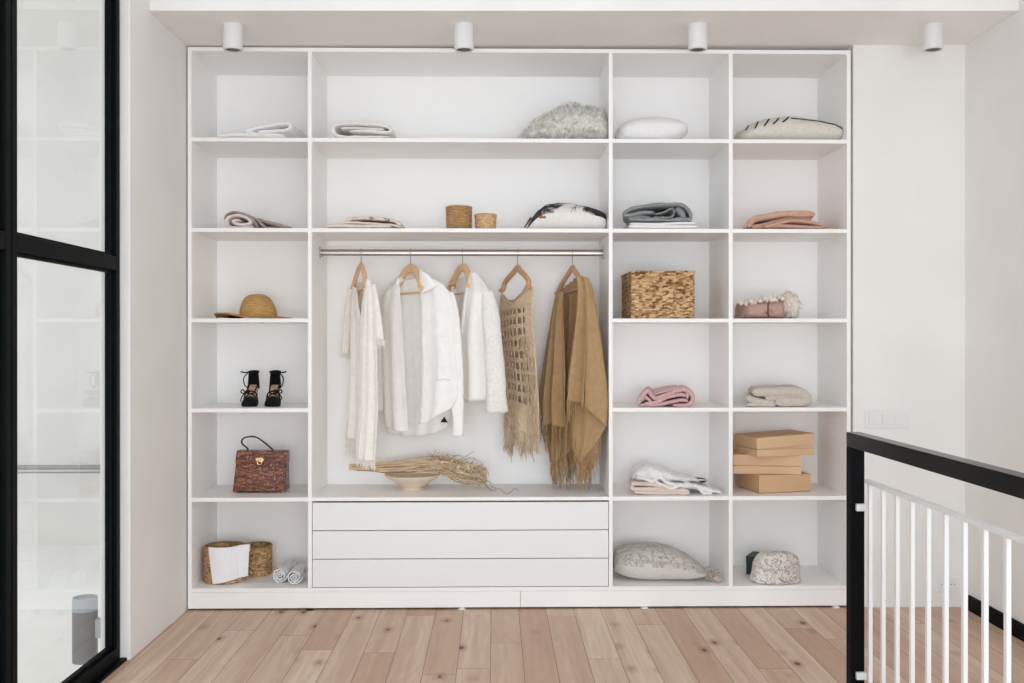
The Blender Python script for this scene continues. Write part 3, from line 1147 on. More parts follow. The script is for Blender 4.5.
# square seagrass basket
def plaited(name, stops, sx, sz):
    m_, nt, b = base_mat(name, stops[0][1], .75, 0, .25)
    g = N(nt)
    vo = g.n('ShaderNodeTexVoronoi', feature='F1')
    vo.inputs['Scale'].default_value = 1
    vo.inputs['Randomness'].default_value = .7
    g.l(g.coord((sx, sx, sz)), vo.inputs['Vector'])
    sp = g.n('ShaderNodeSeparateColor')
    g.l(vo.outputs['Color'], sp.inputs[0])
    f = g.math('ADD', g.math('MULTIPLY', sp.outputs[0], .6), g.math('MULTIPLY', g.noise(g.coord((9, 9, 14)), 1, 4), .4))
    g.l(g.ramp(f, stops), b.inputs['Base Color'])
    g.bump(g.noise(g.coord((90, 90, 220)), 1, 2), b, .5, .002)
    return m_
SEAG = plaited('plaited_seagrass', [(.2, (104, 72, 44)), (.36, (156, 118, 78)), (.55, (190, 154, 110)), (.8, (214, 184, 142))], 58, 120)
y0, y1 = .04, .41
p0, p1 = at(630.5, 318, y0), at(695.5, 271.3, y0)
sb = thing('seagrass_basket', 'square plaited seagrass storage basket beside the hanging clothes', 'basket', ((p0.x + p1.x) / 2, (y0 + y1) / 2, Z))
def plait(p, axis_u, z, nrm):
    """height of the plaited rows over the wall"""
    row = z / .0165
    k = floor(row)
    fr = row - k
    s = axis_u / .021 + .5 * (k % 2)
    f2 = s - floor(s)
    return .006 * sqrt(max(0, 1 - (2 * fr - 1) ** 2)) * (.35 + .65 * sqrt(max(0, 1 - (2 * ((f2 + .45 * (fr if k % 2 else 1 - fr)) % 1) - 1) ** 2)))
bx0, bx1, bz0, bz1 = p0.x + .005, p1.x - .005, Z, p1.z
wl_ = MB()
for (a0, a1, nrm) in (((bx0, y0), (bx1, y0), Vector((0, -1, 0))), ((bx1, y0), (bx1, y1), Vector((1, 0, 0))), ((bx1, y1), (bx0, y1), Vector((0, 1, 0))), ((bx0, y1), (bx0, y0), Vector((-1, 0, 0)))):
    L_ = sqrt((a1[0] - a0[0]) ** 2 + (a1[1] - a0[1]) ** 2)
    def fn(u, v, a0=a0, a1=a1, nrm=nrm, L_=L_):
        z = v * (bz1 - bz0)
        e = min(u, 1 - u) * L_
        h = plait(None, u * L_, z, nrm) * min(1, e / .004)
        return Vector((lerp(a0[0], a1[0], u), lerp(a0[1], a1[1], u), bz0 + z)) + nrm * (h - .003)
    wl_.grid(fn, 110, 100)
obj('walls', wl_, SEAG, sb, angle=80)
inn = MB()
for (a0, a1) in (((bx0, y0), (bx1, y0)), ((bx1, y0), (bx1, y1)), ((bx1, y1), (bx0, y1)), ((bx0, y1), (bx0, y0))):
    c_ = Vector(((bx0 + bx1) / 2, (y0 + y1) / 2, 0))
    q = [Vector((a0[0], a0[1], 0)), Vector((a1[0], a1[1], 0))]
    q = [c_ + (p - c_) * .95 for p in q]
    inn.add([q[0] + Vector((0, 0, bz0 + .01)), q[1] + Vector((0, 0, bz0 + .01)), q[1] + Vector((0, 0, bz1 - .003)), q[0] + Vector((0, 0, bz1 - .003))], [(0, 1, 2, 3)])
inn.box(bx0 + .004, bx1 - .004, y0 + .004, y1 - .004, bz0 + .001, bz0 + .01)
obj('inner_lining', inn, SEAG, sb, smooth=False)
rm = MB()
cs = [(bx0, y0), (bx1, y0), (bx1, y1), (bx0, y1), (bx0, y0)]
for (a0, a1) in zip(cs, cs[1:]):
    rm.tube([Vector((lerp(a0[0], a1[0], k / 24), lerp(a0[1], a1[1], k / 24), bz1 - .003)) for k in range(25)], [.0058 + .0012 * (k % 2) for k in range(25)], 8)
obj('rim', rm, SEAG, sb)

# rolled pink throw with tasselled trim
m = shelf_map(318, 290, ZS[3], .12)
PINKB = printed('dusty_pink_weave', (184, 150, 142), (130, 94, 84), 26, .60, .72, 3, .5)
TRIM = fabric('cream_wool_trim', (222, 212, 200), 10, 160, .8)
prof = [(741, 317), (741.5, 308), (743, 302), (752, 300.5), (768, 299.5), (779, 298.5), (783, 302), (785, 309), (784, 317)]
top, bot = blob(prof, m, .05, .33, sf=.32, lift=0, amp=.003, freq=9, seed=5, plan=9, qt=.35, pt=3.2, zbase=Z, corner=.6)
th = root('rolled_throw', top, 'dusty pink rolled throw with cream tasselled trim, beside the seagrass basket', 'throw')
mm = MB(); mm.add(top.v, top.f); mm.add(bot.v, bot.f)
mm.clamp(x0=DIV[2][1] + .004)
obj('rolled_cloth', mm, PINKB, th)
bv = mm.bvh()
sp_ = []
for k in range(12):
    p = hit(bv, 768, lerp(300.5, 316, k / 11))
    if p: sp_.append(p - Vector((0, .003, 0)))
if len(sp_) > 2:
    obj('strap', MB().tube(sp_, .0055, 6, .6), fabric('brown_strap', (104, 66, 56), 6), th)
rnd = random.Random(5)
tm = MB()
for k in range(60):                                     # trim along the top edge
    x = rnd.uniform(740, 783)
    y = lerp(303, 297.5, (x - 740) / 43) + rnd.uniform(-1.6, 1.6)
    p = m(x, y, rnd.uniform(.05, .12))
    tm.ball(p, (rnd.uniform(.007, .012), .008, rnd.uniform(.008, .013)), 7, 5, .5)
cx_, cz_ = 788, 304
for k in range(210):                                    # the big tassel head and its loops
    a_ = rnd.uniform(0, 2 * pi)
    r_ = sqrt(rnd.random())
    x, y = 788.5 + cos(a_) * 11.5 * r_, 304.5 + sin(a_) * 13.5 * r_
    p = m(x, min(y, 317), rnd.uniform(.06, .10) + .10 * r_)
    d = Vector((cos(a_) * .6 + rnd.uniform(-.5, .5), rnd.uniform(-.5, .1), -sin(a_) * .5 - rnd.uniform(0, .7))).normalized()
    L_ = rnd.uniform(.014, .030)
    q = [p, p + d * L_ * .5 + Vector((0, -.004, 0)), p + d * L_ + Vector((0, 0, -.004))]
    for z_ in q:
        z_.z = max(z_.z, Z + .004)
    tm.tube(q, [.0038, .0042, .002], 6)
tm.ball(m(789, 305, .15), (.050, .06, .054), 18, 12, .4)
tm.clamp(x0=DIV[2][1] + .003, z0=Z)
obj('tasselled_trim', tm, TRIM, th)

# ---- row 4: heeled sandals ---------------------------------------
Z = ZS[4] + EPS
SUEDE = fabric('black_suede', (17, 16, 17), 4, 300, .3, 60, .05)
INSOLE = fabric('nude_insole', (205, 165, 140), 6)
def sandal(label, px_toe, px_heel, ytoe, flip):
    A = at(px_toe, 405, ytoe)
    tx = A.x
    L_ = .165
    hx = at(px_heel, 390, ytoe + L_).x
    t = thing('heeled_sandal', label, 'shoe', ((tx + hx) / 2, ytoe + L_ / 2, Z), 'pair of black heels')
    HH = .098
    def line(s):                                        # foot-bed centre line, s 0 toe .. 1 heel
        return Vector((lerp(tx, hx, s), ytoe + .012 + (L_ - .012) * s, Z + .006 + HH * (0 if s < .3 else (1 - cos(pi * (s - .3) / .7)) / 2)))
    def halfw(s):
        return interp([(0, .016), (.06, .030), (.2, .038), (.45, .032), (.75, .025), (.95, .024), (1, .018)], s)
    def bed(th0, th1, k=1.0):
        mb = MB()
        n_ = 26
        vs, fs = [], []
        for i in range(n_ + 1):
            s = i / n_
            c = line(s)
            w = halfw(s) * k
            for dx, dz in ((-w, th0), (w, th0), (w, th1), (-w, th1)):
                vs.append(c + Vector((dx, 0, dz)))
        for i in range(n_):
            for j in range(4):
                j2 = (j + 1) % 4
                fs.append((i * 4 + j, i * 4 + j2, (i + 1) * 4 + j2, (i + 1) * 4 + j))
        fs += [(0, 1, 2, 3), (n_ * 4, n_ * 4 + 3, n_ * 4 + 2, n_ * 4 + 1)]
        mb.add(vs, fs)
        return mb
    obj('sole', bed(-.006, .0, 1.0), SUEDE, t, smooth=False)
    obj('insole', bed(.0004, .002, .93), INSOLE, t, smooth=False)
    hp = line(.95)
    obj('heel', MB().tube([hp + Vector((0, 0, -.004)), hp + Vector((0, .004, -.035)), Vector((hp.x, hp.y + .007, Z + .03)), Vector((hp.x, hp.y + .006, Z))], [.016, .0085, .0055, .0055], 12), SUEDE, t)
    # toe band
    tb = MB()
    def toe_fn(u, v):
        s = lerp(-.045, .33, v)
        c = line(max(0, s))
        c.y += (s - max(0, s)) * (L_ - .012)
        w = lerp(.010, 1, sin(min(1, v * 2.4) * pi / 2)) * halfw(max(.12, s)) * 1.08
        a_ = lerp(-.05, pi + .05, u)
        hgt = .004 + .032 * sin(min(1, v * 2.2) * pi / 2) + .008 * v
        return c + Vector((cos(a_) * w, 0, max(-.004, sin(a_) * hgt)))
    tb.grid(toe_fn, 20, 8)
    obj('toe_band', tb, SUEDE, t, solid=.003)
    # heel counter, a tall cup behind the ankle
    hcup = MB()
    def cup_fn(u, v):
        a_ = lerp(-.55, pi + .55, u)
        zz = lerp(HH - .012, HH + .078, v)
        c = line(.86)
        w = lerp(.030, .023, v)
        return Vector((c.x + cos(a_) * w, c.y + .002 + sin(a_) * .028 - .004 * v, Z + zz + .006 * sin(pi * u)))
    hcup.grid(cup_fn, 24, 10)
    obj('heel_counter', hcup, SUEDE, t, solid=.003)
    # tied straps: round the instep, up to the ankle, loose end at the top
    s1 = MB()
    c = line(.5)
    f = flip
    s1.tube(catmull([line(.34) + Vector((-.036, 0, .004)), c + Vector((-.026, -.012, .040)), c + Vector((.004, -.016, .052)), c + Vector((.026, -.006, .038)), line(.42) + Vector((.036, 0, .0))], 20), .0042, 6)
    s1.tube(catmull([line(.36) + Vector((.035, 0, .004)), c + Vector((.018, -.016, .03)), c + Vector((-.016, -.012, .045)), line(.8) + Vector((-.024, -.01, .02))], 20), .0036, 6)
    s1.tube(catmull([line(.36) + Vector((-.035, 0, .004)), c + Vector((-.018, -.016, .03)), c + Vector((.016, -.012, .045)), line(.8) + Vector((.024, -.01, .02))], 20), .0036, 6)
    for k in (-1, 1):                                   # bow
        b0 = c + Vector((-.026 * f, -.02, .048))
        s1.tube(catmull([b0, b0 + Vector((k * .014, -.006, .012)), b0 + Vector((k * .022, -.004, 0)), b0 + Vector((k * .008, -.006, -.007)), b0], 14), .0032, 6)
    s1.tube(catmull([c + Vector((-.026 * f, -.02, .046)), c + Vector((-.045 * f, -.022, .02)), line(.1) + Vector((-.040 * f, -.004, .02))], 12), .003, 6)
    obj('instep_straps', s1, SUEDE, t)
    s2 = MB()
    topc = line(.86) + Vector((0, 0, .078))
    s2.tube(catmull([topc + Vector((.026, -.012, .0)), topc + Vector((0, -.022, -.003)), topc + Vector((-.026, -.012, 0)), topc + Vector((-.022, .02, .003)), topc + Vector((.0, .03, .004)), topc + Vector((.022, .02, .003)), topc + Vector((.026, -.012, .0))], 30), .0042, 6)
    e = -f
    s2.tube(catmull([topc + Vector((.022 * e, -.014, 0)), topc + Vector((.040 * e, -.02, -.002)), topc + Vector((.062 * e, -.02, .003))], 10), [.004] * 10 + [.005], 6)
    s2.tube(catmull([topc + Vector((.026 * e, -.014, -.004)), topc + Vector((.046 * e, -.02, -.03)), topc + Vector((.042 * e, -.02, -.065)), topc + Vector((.024 * e, -.014, -.085))], 16), .0030, 6)
    obj('ankle_strap', s2, SUEDE, t)
    return t
sandal('black strappy high-heeled sandal above the handbag, the one nearer the outer side panel', 247.6, 254.5, .10, 1)
sandal('black strappy high-heeled sandal above the handbag, the one nearer the hanging clothes', 271, 275.8, .10, -1)

# pink folded cloth
m = shelf_map(406.6, 387, ZS[4], .07)
PINK = fabric('rose_pink_cotton', (206, 168, 168), 10, 240, .5)
mb = MB()
ribbon(mb, px_path(m, [(638, 403), (640.5, 397.5), (647, 391), (651, 395), (656, 398), (666, 395), (676, 391), (685, 390), (691, 394.5), (692, 400.5), (687, 404.5), (672, 405)]), .022, .06, .30, zmin=Z, seed=1, amp=.004, slant=(.04, 0))
ribbon(mb, px_path(m, [(643, 404), (655, 402), (668, 397), (680, 394.5), (687, 396.5)]), .021, .065, .30, zmin=Z, seed=2, amp=.003, slant=(.04, 0))
ribbon(mb, px_path(m, [(640, 404.6), (655, 404.8), (668, 402.5), (680, 400.2), (688, 401)]), .018, .068, .30, zmin=Z, seed=3, amp=.003, slant=(.04, 0))
ribbon(mb, px_path(m, [(641, 394.5), (646, 397.5), (651, 401.5)]), .017, .065, .30, zmin=Z, seed=4, amp=.003, slant=(.04, 0))
ribbon(mb, px_path(m, [(655, 394.6), (668, 391), (682, 388.4), (690, 391)]), .012, .075, .32, zmin=Z, seed=5, amp=.003)
single('folded_cloth', mb, PINK, 'rose pink folded cloth on the shelf under the seagrass basket', 'folded cloth')

# beige folded blanket
m = shelf_map(405.8, 387, ZS[4], .07)
BEIGE = fabric('beige_fleece', (196, 187, 175), 7, 200, .4)
mb = MB()
ribbon(mb, px_path(m, [(751, 392.5), (765, 392), (782, 391.5), (798, 392), (806, 397), (803, 401.2), (788, 401), (774, 402)]), .045, .05, .36, zmin=Z, seed=1, amp=.003, slant=(.06, 0), xlim=(0, UX1 - T - .01))
ribbon(mb, px_path(m, [(746, 397), (755, 400), (765, 402), (774, 403)]), .034, .055, .36, zmin=Z, seed=2, amp=.003, slant=(.08, 0))
ribbon(mb, px_path(m, [(746, 403.5), (760, 403.8), (775, 404)]), .022, .056, .36, zmin=Z, seed=3, amp=.002, slant=(.08, 0))
ribbon(mb, px_path(m, [(765, 396), (785, 396), (800, 397)]), .05, .06, .35, zmin=Z, seed=4, amp=.002)
single('folded_blanket', mb, BEIGE, 'beige folded fleece blanket lying above the cardboard boxes', 'blanket')

# ---- row 5 --------------------------------------------------------
Z = ZS[5] + EPS
# handbag
def leather():
    m_, nt, b = base_mat('brown_crocodile_leather', (104, 52, 30), .2, 0, .45)
    g = N(nt)
    v = g.coord((30, 30, 52))
    vo = g.n('ShaderNodeTexVoronoi', feature='DISTANCE_TO_EDGE')
    vo.inputs['Scale'].default_value = 1
    g.l(v, vo.inputs['Vector'])
    e = g.ramp(vo.outputs['Distance'], [(.0, (0, 0, 0)), (.16, (255, 255, 255))])
    col = g.ramp(g.noise(g.coord((16, 16, 58)), 1, 5), [(.3, (72, 34, 20)), (.55, (124, 68, 40)), (.8, (160, 98, 60))])
    g.l(g.mix(g.math('MULTIPLY', g.math('SUBTRACT', 1, e), .35), col, lin((56, 26, 16))), b.inputs['Base Color'])
    g.bump(e, b, .4, .002)
    return m_
LEA = leather()
LEAD = paint('dark_brown_leather', (58, 30, 22), .35, 6, .1)
yf = .15
q = {k: at(*v, yf) for k, v in dict(tl=(236.2, 451), tr=(286, 451), bl=(232.3, 490.5), br=(285.2, 491)).items()}
bag = thing('handbag', 'brown crocodile leather handbag with a gold clasp under the black heels', 'handbag', ((q['bl'].x + q['br'].x) / 2, yf + .05, Z))
zb_, zt_ = Z + .006, q['tl'].z
dep_b, dep_t = .115, .05
def bag_mb(z0, z1, grow=0.0):
    mb = MB()
    vs = []
    for z in [lerp(z0, z1, k / 8) for k in range(9)]:
        w = (z - zb_) / (zt_ - zb_)
        xl2, xr2 = lerp(q['bl'].x, q['tl'].x, w) - grow, lerp(q['br'].x, q['tr'].x, w) + grow
        yf2 = yf + lerp(0, .02, w) - grow
        yb2 = yf + lerp(dep_b, .02 + dep_t, w) + grow
        vs += [Vector((xl2, yf2, z)), Vector((xr2, yf2, z)), Vector((xr2, yb2, z)), Vector((xl2, yb2, z))]
    fs = []
    for i in range(8):
        for j in range(4):
            j2 = (j + 1) % 4
            fs.append((i * 4 + j, i * 4 + j2, i * 4 + 4 + j2, i * 4 + 4 + j))
    fs += [(0, 1, 2, 3), (32, 33, 34, 35)]
    mb.add(vs, fs)
    return mb
obj('body', bag_mb(zb_, zt_ - .0022), LEA, bag, smooth=False, bevel=.005)
fz = at(260, 463.5, yf).z
fl_ = bag_mb(fz, zt_, .0028)
obj('flap', fl_, LEA, bag, smooth=False, bevel=.003)
hp_ = [at(247.4, 450.6, yf + .045), at(246, 447.5, yf + .04), at(241.6, 443), at(241.6, 440), at(245, 437.2), at(251, 436.3), at(257, 437.6), at(265, 443.2), at(272.5, 449.2), at(273.6, 450.8)] if False else \
     [at(x, y, yf + .04) for x, y in ((248.2, 450.9), (247.2, 448), (243.2, 444.8), (241.6, 441.5), (244, 438), (250.5, 436.6), (257, 437.6), (265, 443), (272, 449), (273.4, 451))]
obj('handle', MB().tube(catmull(hp_, 50), .0042, 8, 2.0), LEAD, bag)
ck = at(259.6, 460.2, yf)
cl = MB()
ypl = yf + .007
def clasp_ring(pts, y0, y1):
    n_ = len(pts)
    cl.add([Vector((x, y0, z)) for x, z in pts] + [Vector((x, y1, z)) for x, z in pts],
           [tuple(range(n_)), tuple(range(n_, 2 * n_))] + [(i, (i + 1) % n_, n_ + (i + 1) % n_, n_ + i) for i in range(n_)])
pts_ = [(ck.x + dx, ck.z + dz) for dx, dz in ((-.022, .008), (-.016, .013), (.016, .013), (.022, .008), (.020, -.003), (.012, -.010), (-.012, -.010), (-.020, -.003))]
clasp_ring(pts_, ypl - .008, ypl + .006)
cl.tube([Vector((ck.x + .011 * cos(a_), ypl - .008, ck.z - .012 + .012 * sin(a_))) for a_ in [2 * pi * k / 20 for k in range(21)]], .0035, 6)
obj('clasp', cl, GOLD, bag, bevel=.0015, smooth=False)
for x in (lerp(q['bl'].x, q['br'].x, .06), lerp(q['bl'].x, q['br'].x, .94)):
    for yy in (yf + .012, yf + dep_b - .012):
        obj('stud_foot', MB().lathe((x, yy, Z), [(0, 0), (.006, 0), (.007, .003), (.006, .0075), (0, .0075)], 14), GOLD, bag)

# bowl with a bundle of dried stalks lying across it
yb_ = .27
bc = at(412.5, 488, yb_)
zr = at(412.5, 477.5, yb_ - .13).z
rB = (at(442, 477, yb_).x - at(384, 477, yb_).x) / 2 * .97
BOWL = paint('beige_ceramic', (226, 208, 188), .55, 4, .1)
hB = zr - Z
prof = [(0, 0), (.055, 0), (.056, .006), (.052, .010), (.075, .024), (.105, .048), (rB - .012, hB * .80), (rB, hB), (rB - .006, hB + .001), (rB - .018, hB * .80), (.095, .050), (.06, .030), (0, .022)]
single('ceramic_bowl', MB().lathe((bc.x, yb_, Z), prof, 56), BOWL, 'wide beige ceramic bowl on the worktop, under the dried stalks', 'bowl')
rnd = random.Random(11)
DRY = bpy.data.materials.new('dried_stalks')
DRY.use_nodes = True
b_ = DRY.node_tree.nodes['Principled BSDF']
b_.inputs['Roughness'].default_value = .85
g = N(DRY.node_tree)
geo_ = g.n('ShaderNodeNewGeometry')
g.l(g.ramp(geo_.outputs['Random Per Island'], [(.0, (140, 112, 80)), (.2, (190, 162, 126)), (.6, (224, 203, 172)), (1.0, (240, 226, 202))]), b_.inputs['Base Color'])
cl_px = [(350, 467.0, 3.0), (366, 467.3, 3.4), (384, 467.5, 5.0), (402, 466.5, 6.5), (420, 464.8, 7.0), (438, 464.0, 8.0), (448, 466, 9.5), (457, 470, 11.0), (468, 473.0, 10.5), (478, 475, 9.5), (485, 476, 7)]
yd = yb_ - .02
def spine(px):
    yy = interp([(a_, b_) for a_, b_, c_ in cl_px], px)
    rr = interp([(a_, c_) for a_, b_, c_ in cl_px], px)
    return at(px, yy, yd), rr * 5.0 / F
zcol = Z + .003
def in_bowl(p):
    """keep the stalks above the bowl and the worktop"""
    d = sqrt((p.x - bc.x) ** 2 + (p.y - yb_) ** 2)
    if d < rB + .01:
        p.z = max(p.z, zr + .005 - .03 * max(0, 1 - d / rB))
    p.z = max(p.z, zcol)
    return p
bd = MB()
for k in range(230):
    s0 = 349 + abs(rnd.gauss(0, 5)) if k < 110 else rnd.uniform(360, 440)
    s1 = min(487, rnd.uniform(400, 488) if k >= 110 else rnd.uniform(420, 487))
    if s1 - s0 < 25:
        s1 = s0 + 30
    a_ = rnd.uniform(0, 2 * pi)
    r_ = sqrt(rnd.random())
    tw = rnd.uniform(-.8, .8)
    pts = []
    n_ = 12
    for i in range(n_ + 1):
        px_ = lerp(s0, min(s1, 487), i / n_)
        c, rr = spine(px_)
        aa = a_ + tw * i / n_
        wob = noise.noise_vector(Vector((px_ * .05, k * 3.3, 0))) * (.006 if px_ < 420 else .016)
        pts.append(in_bowl(c + Vector((0, cos(aa) * rr * r_, sin(aa) * rr * r_)) + wob))
    w = rnd.uniform(.0014, .0034)
    bd.tube(pts, [w] * n_ + [w * .4], 5)
for k in range(320):                                  # tangled fine roots at the thick end
    px_ = rnd.uniform(432, 485)
    c, rr = spine(px_)
    a_ = rnd.uniform(0, 2 * pi)
    p = c + Vector((rnd.uniform(-.02, .02), cos(a_) * rr * rnd.uniform(.5, 1.0), sin(a_) * rr * rnd.uniform(.5, 1.0)))
    d = Vector((rnd.uniform(-.2, 1), rnd.uniform(-.6, .5), rnd.uniform(-.7, .55)))
    pts = [p.copy()]
    for i in range(7):
        d = (d + noise.noise_vector(p * 46 + Vector((k, 0, 0))) * 2.0 + (c - p) * 6).normalized()
        p = in_bowl(p + d * .0085)
        if at(487, 470, yd).x < p.x:
            p.x = at(487, 470, yd).x - rnd.uniform(0, .012)
        pts.append(p.copy())
    w = rnd.uniform(.0013, .0028)
    bd.tube(pts, [w] * 7 + [w * .4], 4)
db = root('dried_bundle', bd, 'bundle of dried stalks with tangled roots, lying across the beige bowl', 'dried plant bundle')
st_ = obj('stalks', bd, DRY, db)
TW = paint('brown_twig', (160, 136, 116), .8, 12, .2)
tw = MB()
for path in ([(470, 477), (480, 479), (487, 486.5), (492, 490.8), (500, 489), (507, 494), (514, 488.5), (519, 490.5)],
             [(484, 479), (490, 482), (491, 486), (497, 489)],
             [(476, 481), (484, 483.5), (489, 488)],
             [(455, 461), (463, 458.5), (468, 455), (474, 451)],
             [(462, 461), (470, 458), (477, 460), (483, 464.5)],
             [(440, 460), (436, 455), (440, 452.5)],
             [(430, 461), (434, 456.5), (446, 455), (456, 456)],
             [(472, 468), (480, 467), (487, 471), (489, 476)],
             [(450, 459), (458, 455.5), (463, 457)]):
    pp = []
    for x, y in path:
        yy = .20 if y < 484 else ydepth(y, Z + .004)
        yy = min(max(yy, .03), .40)
        p = at(x, y, yy)
        p.z = max(p.z, Z + .002)
        pp.append(p)
    pp = catmull(pp, 26)
    for i, p in enumerate(pp):
        p += noise.noise_vector(p * 60) * .004
        p.z = max(p.z, Z + .002)
    tw.tube(pp, [lerp(.0022, .0009, i / 26) for i in range(27)], 5)
obj('curly_twigs', tw, TW, db)
bl_ = MB()
for x, y, r in ((442, 462.2, .009), (458.5, 466.8, .010), (437, 459, .006), (452, 461, .006), (447, 465.5, .005)):
    c = at(x, y, yd - .05)
    for k in range(7):
        d = Vector((rnd.uniform(-1, 1), rnd.uniform(-1, 0), rnd.uniform(-1, 1))).normalized()
        bl_.ball(c + d * r * .6, r * .55, 7, 5, .3)
obj('dried_blossom', bl_, fabric('pale_dried_petals', (228, 204, 184), 8), db)

# crumpled white garment on beige folded cloth
yq = ydepth(495.6, Z)
m = shelf_map(495.8, 465, ZS[5], yq)
PALEBEIGE = fabric('pale_pink_beige_cotton', (218, 200, 191), 6)
mb = MB()
ribbon(mb, px_path(m, [(634, 493), (650, 493.6), (670, 493.8), (690, 493.8)]), .020, yq, yq + .24, zmin=Z, seed=2, amp=.003, slant=(.025, 0))
ribbon(mb, px_path(m, [(633, 486), (633.5, 490), (648, 490), (668, 491), (690, 492.5)]), .022, yq + .006, yq + .24, zmin=Z, seed=3, amp=.004, slant=(.025, 0))
ribbon(mb, px_path(m, [(632, 484.5), (645, 485), (660, 486.5), (676, 489)]), .022, yq + .01, yq + .24, zmin=Z, seed=5, amp=.004, slant=(.025, 0))
single('folded_cloth', mb, PALEBEIGE, 'pale pinkish beige folded cloth under a crumpled white garment', 'folded cloth')
mb = MB()
prof = [(635, 481), (636, 474), (641, 470), (648, 466.5), (655, 467), (665, 471), (675, 475.5), (688, 479), (697, 480.5), (702, 484), (707, 490), (712, 494)]
top, bot = blob(prof, m, yq + .02, yq + .24, sf=.75, lift=0, amp=.011, freq=17, seed=4, plan=8, nu=70, nv=34, corner=.5, zbase=m(640, 484, None).z)
for p in top.v + bot.v:
    w = min(1, max(0, (p.x - m(640, 480).x) / (m(700, 480).x - m(640, 480).x)))
    p.z = max(p.z, lerp(m(640, 483.5).z, Z + .045, w)) if p.x < m(694, 480).x else max(p.z, Z)
mb.add(top.v, top.f); mb.add(bot.v, bot.f)
ribbon(mb, px_path(m, [(637, 477), (646, 480), (654, 482.5), (660, 479), (668, 484), (680, 487), (690, 488)]), .016, yq + .012, yq + .14, zmin=Z + .03, seed=9, amp=.005, freq=22)
ribbon(mb, px_path(m, [(655, 481), (664, 486.5), (672, 489.5), (681, 486), (694, 487), (704, 492)]), .015, yq + .004, yq + .14, zmin=Z + .02, seed=11, amp=.005, freq=22)
ribbon(mb, px_path(m, [(694, 486), (701, 490), (704, 494), (712, 494)]), .018, yq + .002, yq + .2, zmin=Z, seed=13, amp=.005, freq=22)
ribbon(mb, px_path(m, [(686, 486), (696, 488), (706, 490.5), (714, 493)]), .026, yq + .02, yq + .22, zmin=Z, seed=19, amp=.004, freq=22)
ribbon(mb, px_path(m, [(702, 492.5), (712, 492.8), (722, 493.3)]), .014, yq + .02, yq + .2, zmin=Z, seed=15, amp=.003, freq=22)
mb.clamp(x1=DIV[2][0] - .003)
single('crumpled_garment', mb, fabric('white_crumpled_cotton', (232, 231, 231), 4, 300, .3), 'white crumpled garment heaped on beige cloth, left of the cardboard boxes', 'clothes')

# three cardboard boxes
CARD = paint('brown_cardboard', (214, 181, 146), .8, 6, .1)
CARD2 = paint('brown_cardboard_dark', (205, 168, 130), .8, 6, .1)
def carton(label, px_, py_, w, d, h, rot, z0, lid_h, mat, corner='l', tilt=0.0):
    Yc = ydepth(py_, z0)
    c = at(px_, py_, Yc)
    t = thing('cardboard_box', label, 'box', (c.x, c.y, z0), 'stacked cardboard boxes')
    Mx = Matrix.Translation((c.x, c.y, z0)) @ Matrix.Rotation(radians(rot), 4, 'Z')
    x0, x1 = (0, w) if corner == 'l' else (-w, 0)
    body = MB().box(x0 + .0004, x1 - .0004, .0004, d - .0004, 0, h - lid_h - .0035, Mx)
    body.box(x0 + .0075, x1 - .0075, .0075, d - .0075, h - lid_h - .0034, h - .004, Mx)
    obj('body', body, mat, t, smooth=False, bevel=.0015)
    lid = MB()
    lz = h - lid_h
    e = .006
    lid.box(x0, x1, 0, d, h - .0028, h, Mx)
    lid.box(x0, x1, 0, e, lz, h - .0028, Mx)
    lid.box(x0, x1, d - e, d, lz, h - .0028, Mx)
    lid.box(x0, x0 + e, e, d - e, lz, h - .0028, Mx)
    lid.box(x1 - e, x1, e, d - e, lz, h - .0028, Mx)
    if tilt:                                            # a lid pushed on askew
        piv = Mx @ Vector((x0, d / 2, lz))
        ax = (Mx.to_3x3() @ Vector((0, 1, 0)))
        Rt = Matrix.Rotation(-tilt, 3, ax)
        for p in lid.v:
            p.xyz = piv + Rt @ (p - piv)
    obj('lid', lid, mat, t, smooth=False)
    return t
h1, h2, h3 = .0915, .099, .094
carton('brown cardboard box at the bottom of the stack of three', 759.2, 494.2, .292, .26, h1, 12, Z, .0885, CARD2)
z2 = Z + h1 + .0005
carton('brown cardboard box in the middle of the stack of three, turned the other way', 733.2, 474.2, .346, .23, h2, -6, z2, .055, CARD)
z3 = z2 + h2 + .0005
carton('brown cardboard box on top of the stack of three', 757.2, 457.3, .330, .235, h3, 14, z3, .056, CARD, tilt=.052)

# ---- row 6 --------------------------------------------------------
Z = ZS[6] + EPS
RATT = plaited('brown_rattan', [(.2, (122, 92, 60)), (.4, (160, 126, 86)), (.6, (184, 150, 108)), (.85, (208, 178, 138))], 70, 150)
RATT2 = woven('brown_rattan_rim', (118, 88, 56), (156, 122, 84), (184, 150, 110), 26, 120, .6)
yl_, yr_ = .17, .31
cL = at(223.5, 560, yl_)
cR = at(256.5, 560, yr_)
xlb = max(at(200.8, 560, yl_).x, UX0 + T + .009)
cL.x = (at(246, 560, yl_).x + xlb) / 2
aL = (at(246, 560, yl_).x - xlb) / 2 - .004
hL = at(223, 549.2, yl_ - .09).z - Z
coil_basket('rattan_basket', 'round rattan basket in the bottom left compartment, in front, under a white napkin', cL.x, yl_, Z, .1, .1, hL, 15, RATT, a=aL / .1, b=.096 / .1, rimmat=RATT2)
aR = (at(272.3, 560, yr_).x - at(240.5, 560, yr_).x) / 2 - .004
hR = at(256, 548.6, yr_ - .08).z - Z
coil_basket('rattan_basket', 'round rattan basket in the bottom left compartment, behind, beside the white towels', cR.x, yr_, Z, .1, .1, hR, 14, RATT, a=aR / .1, b=.085 / .1, rimmat=RATT2)
nap = MB()
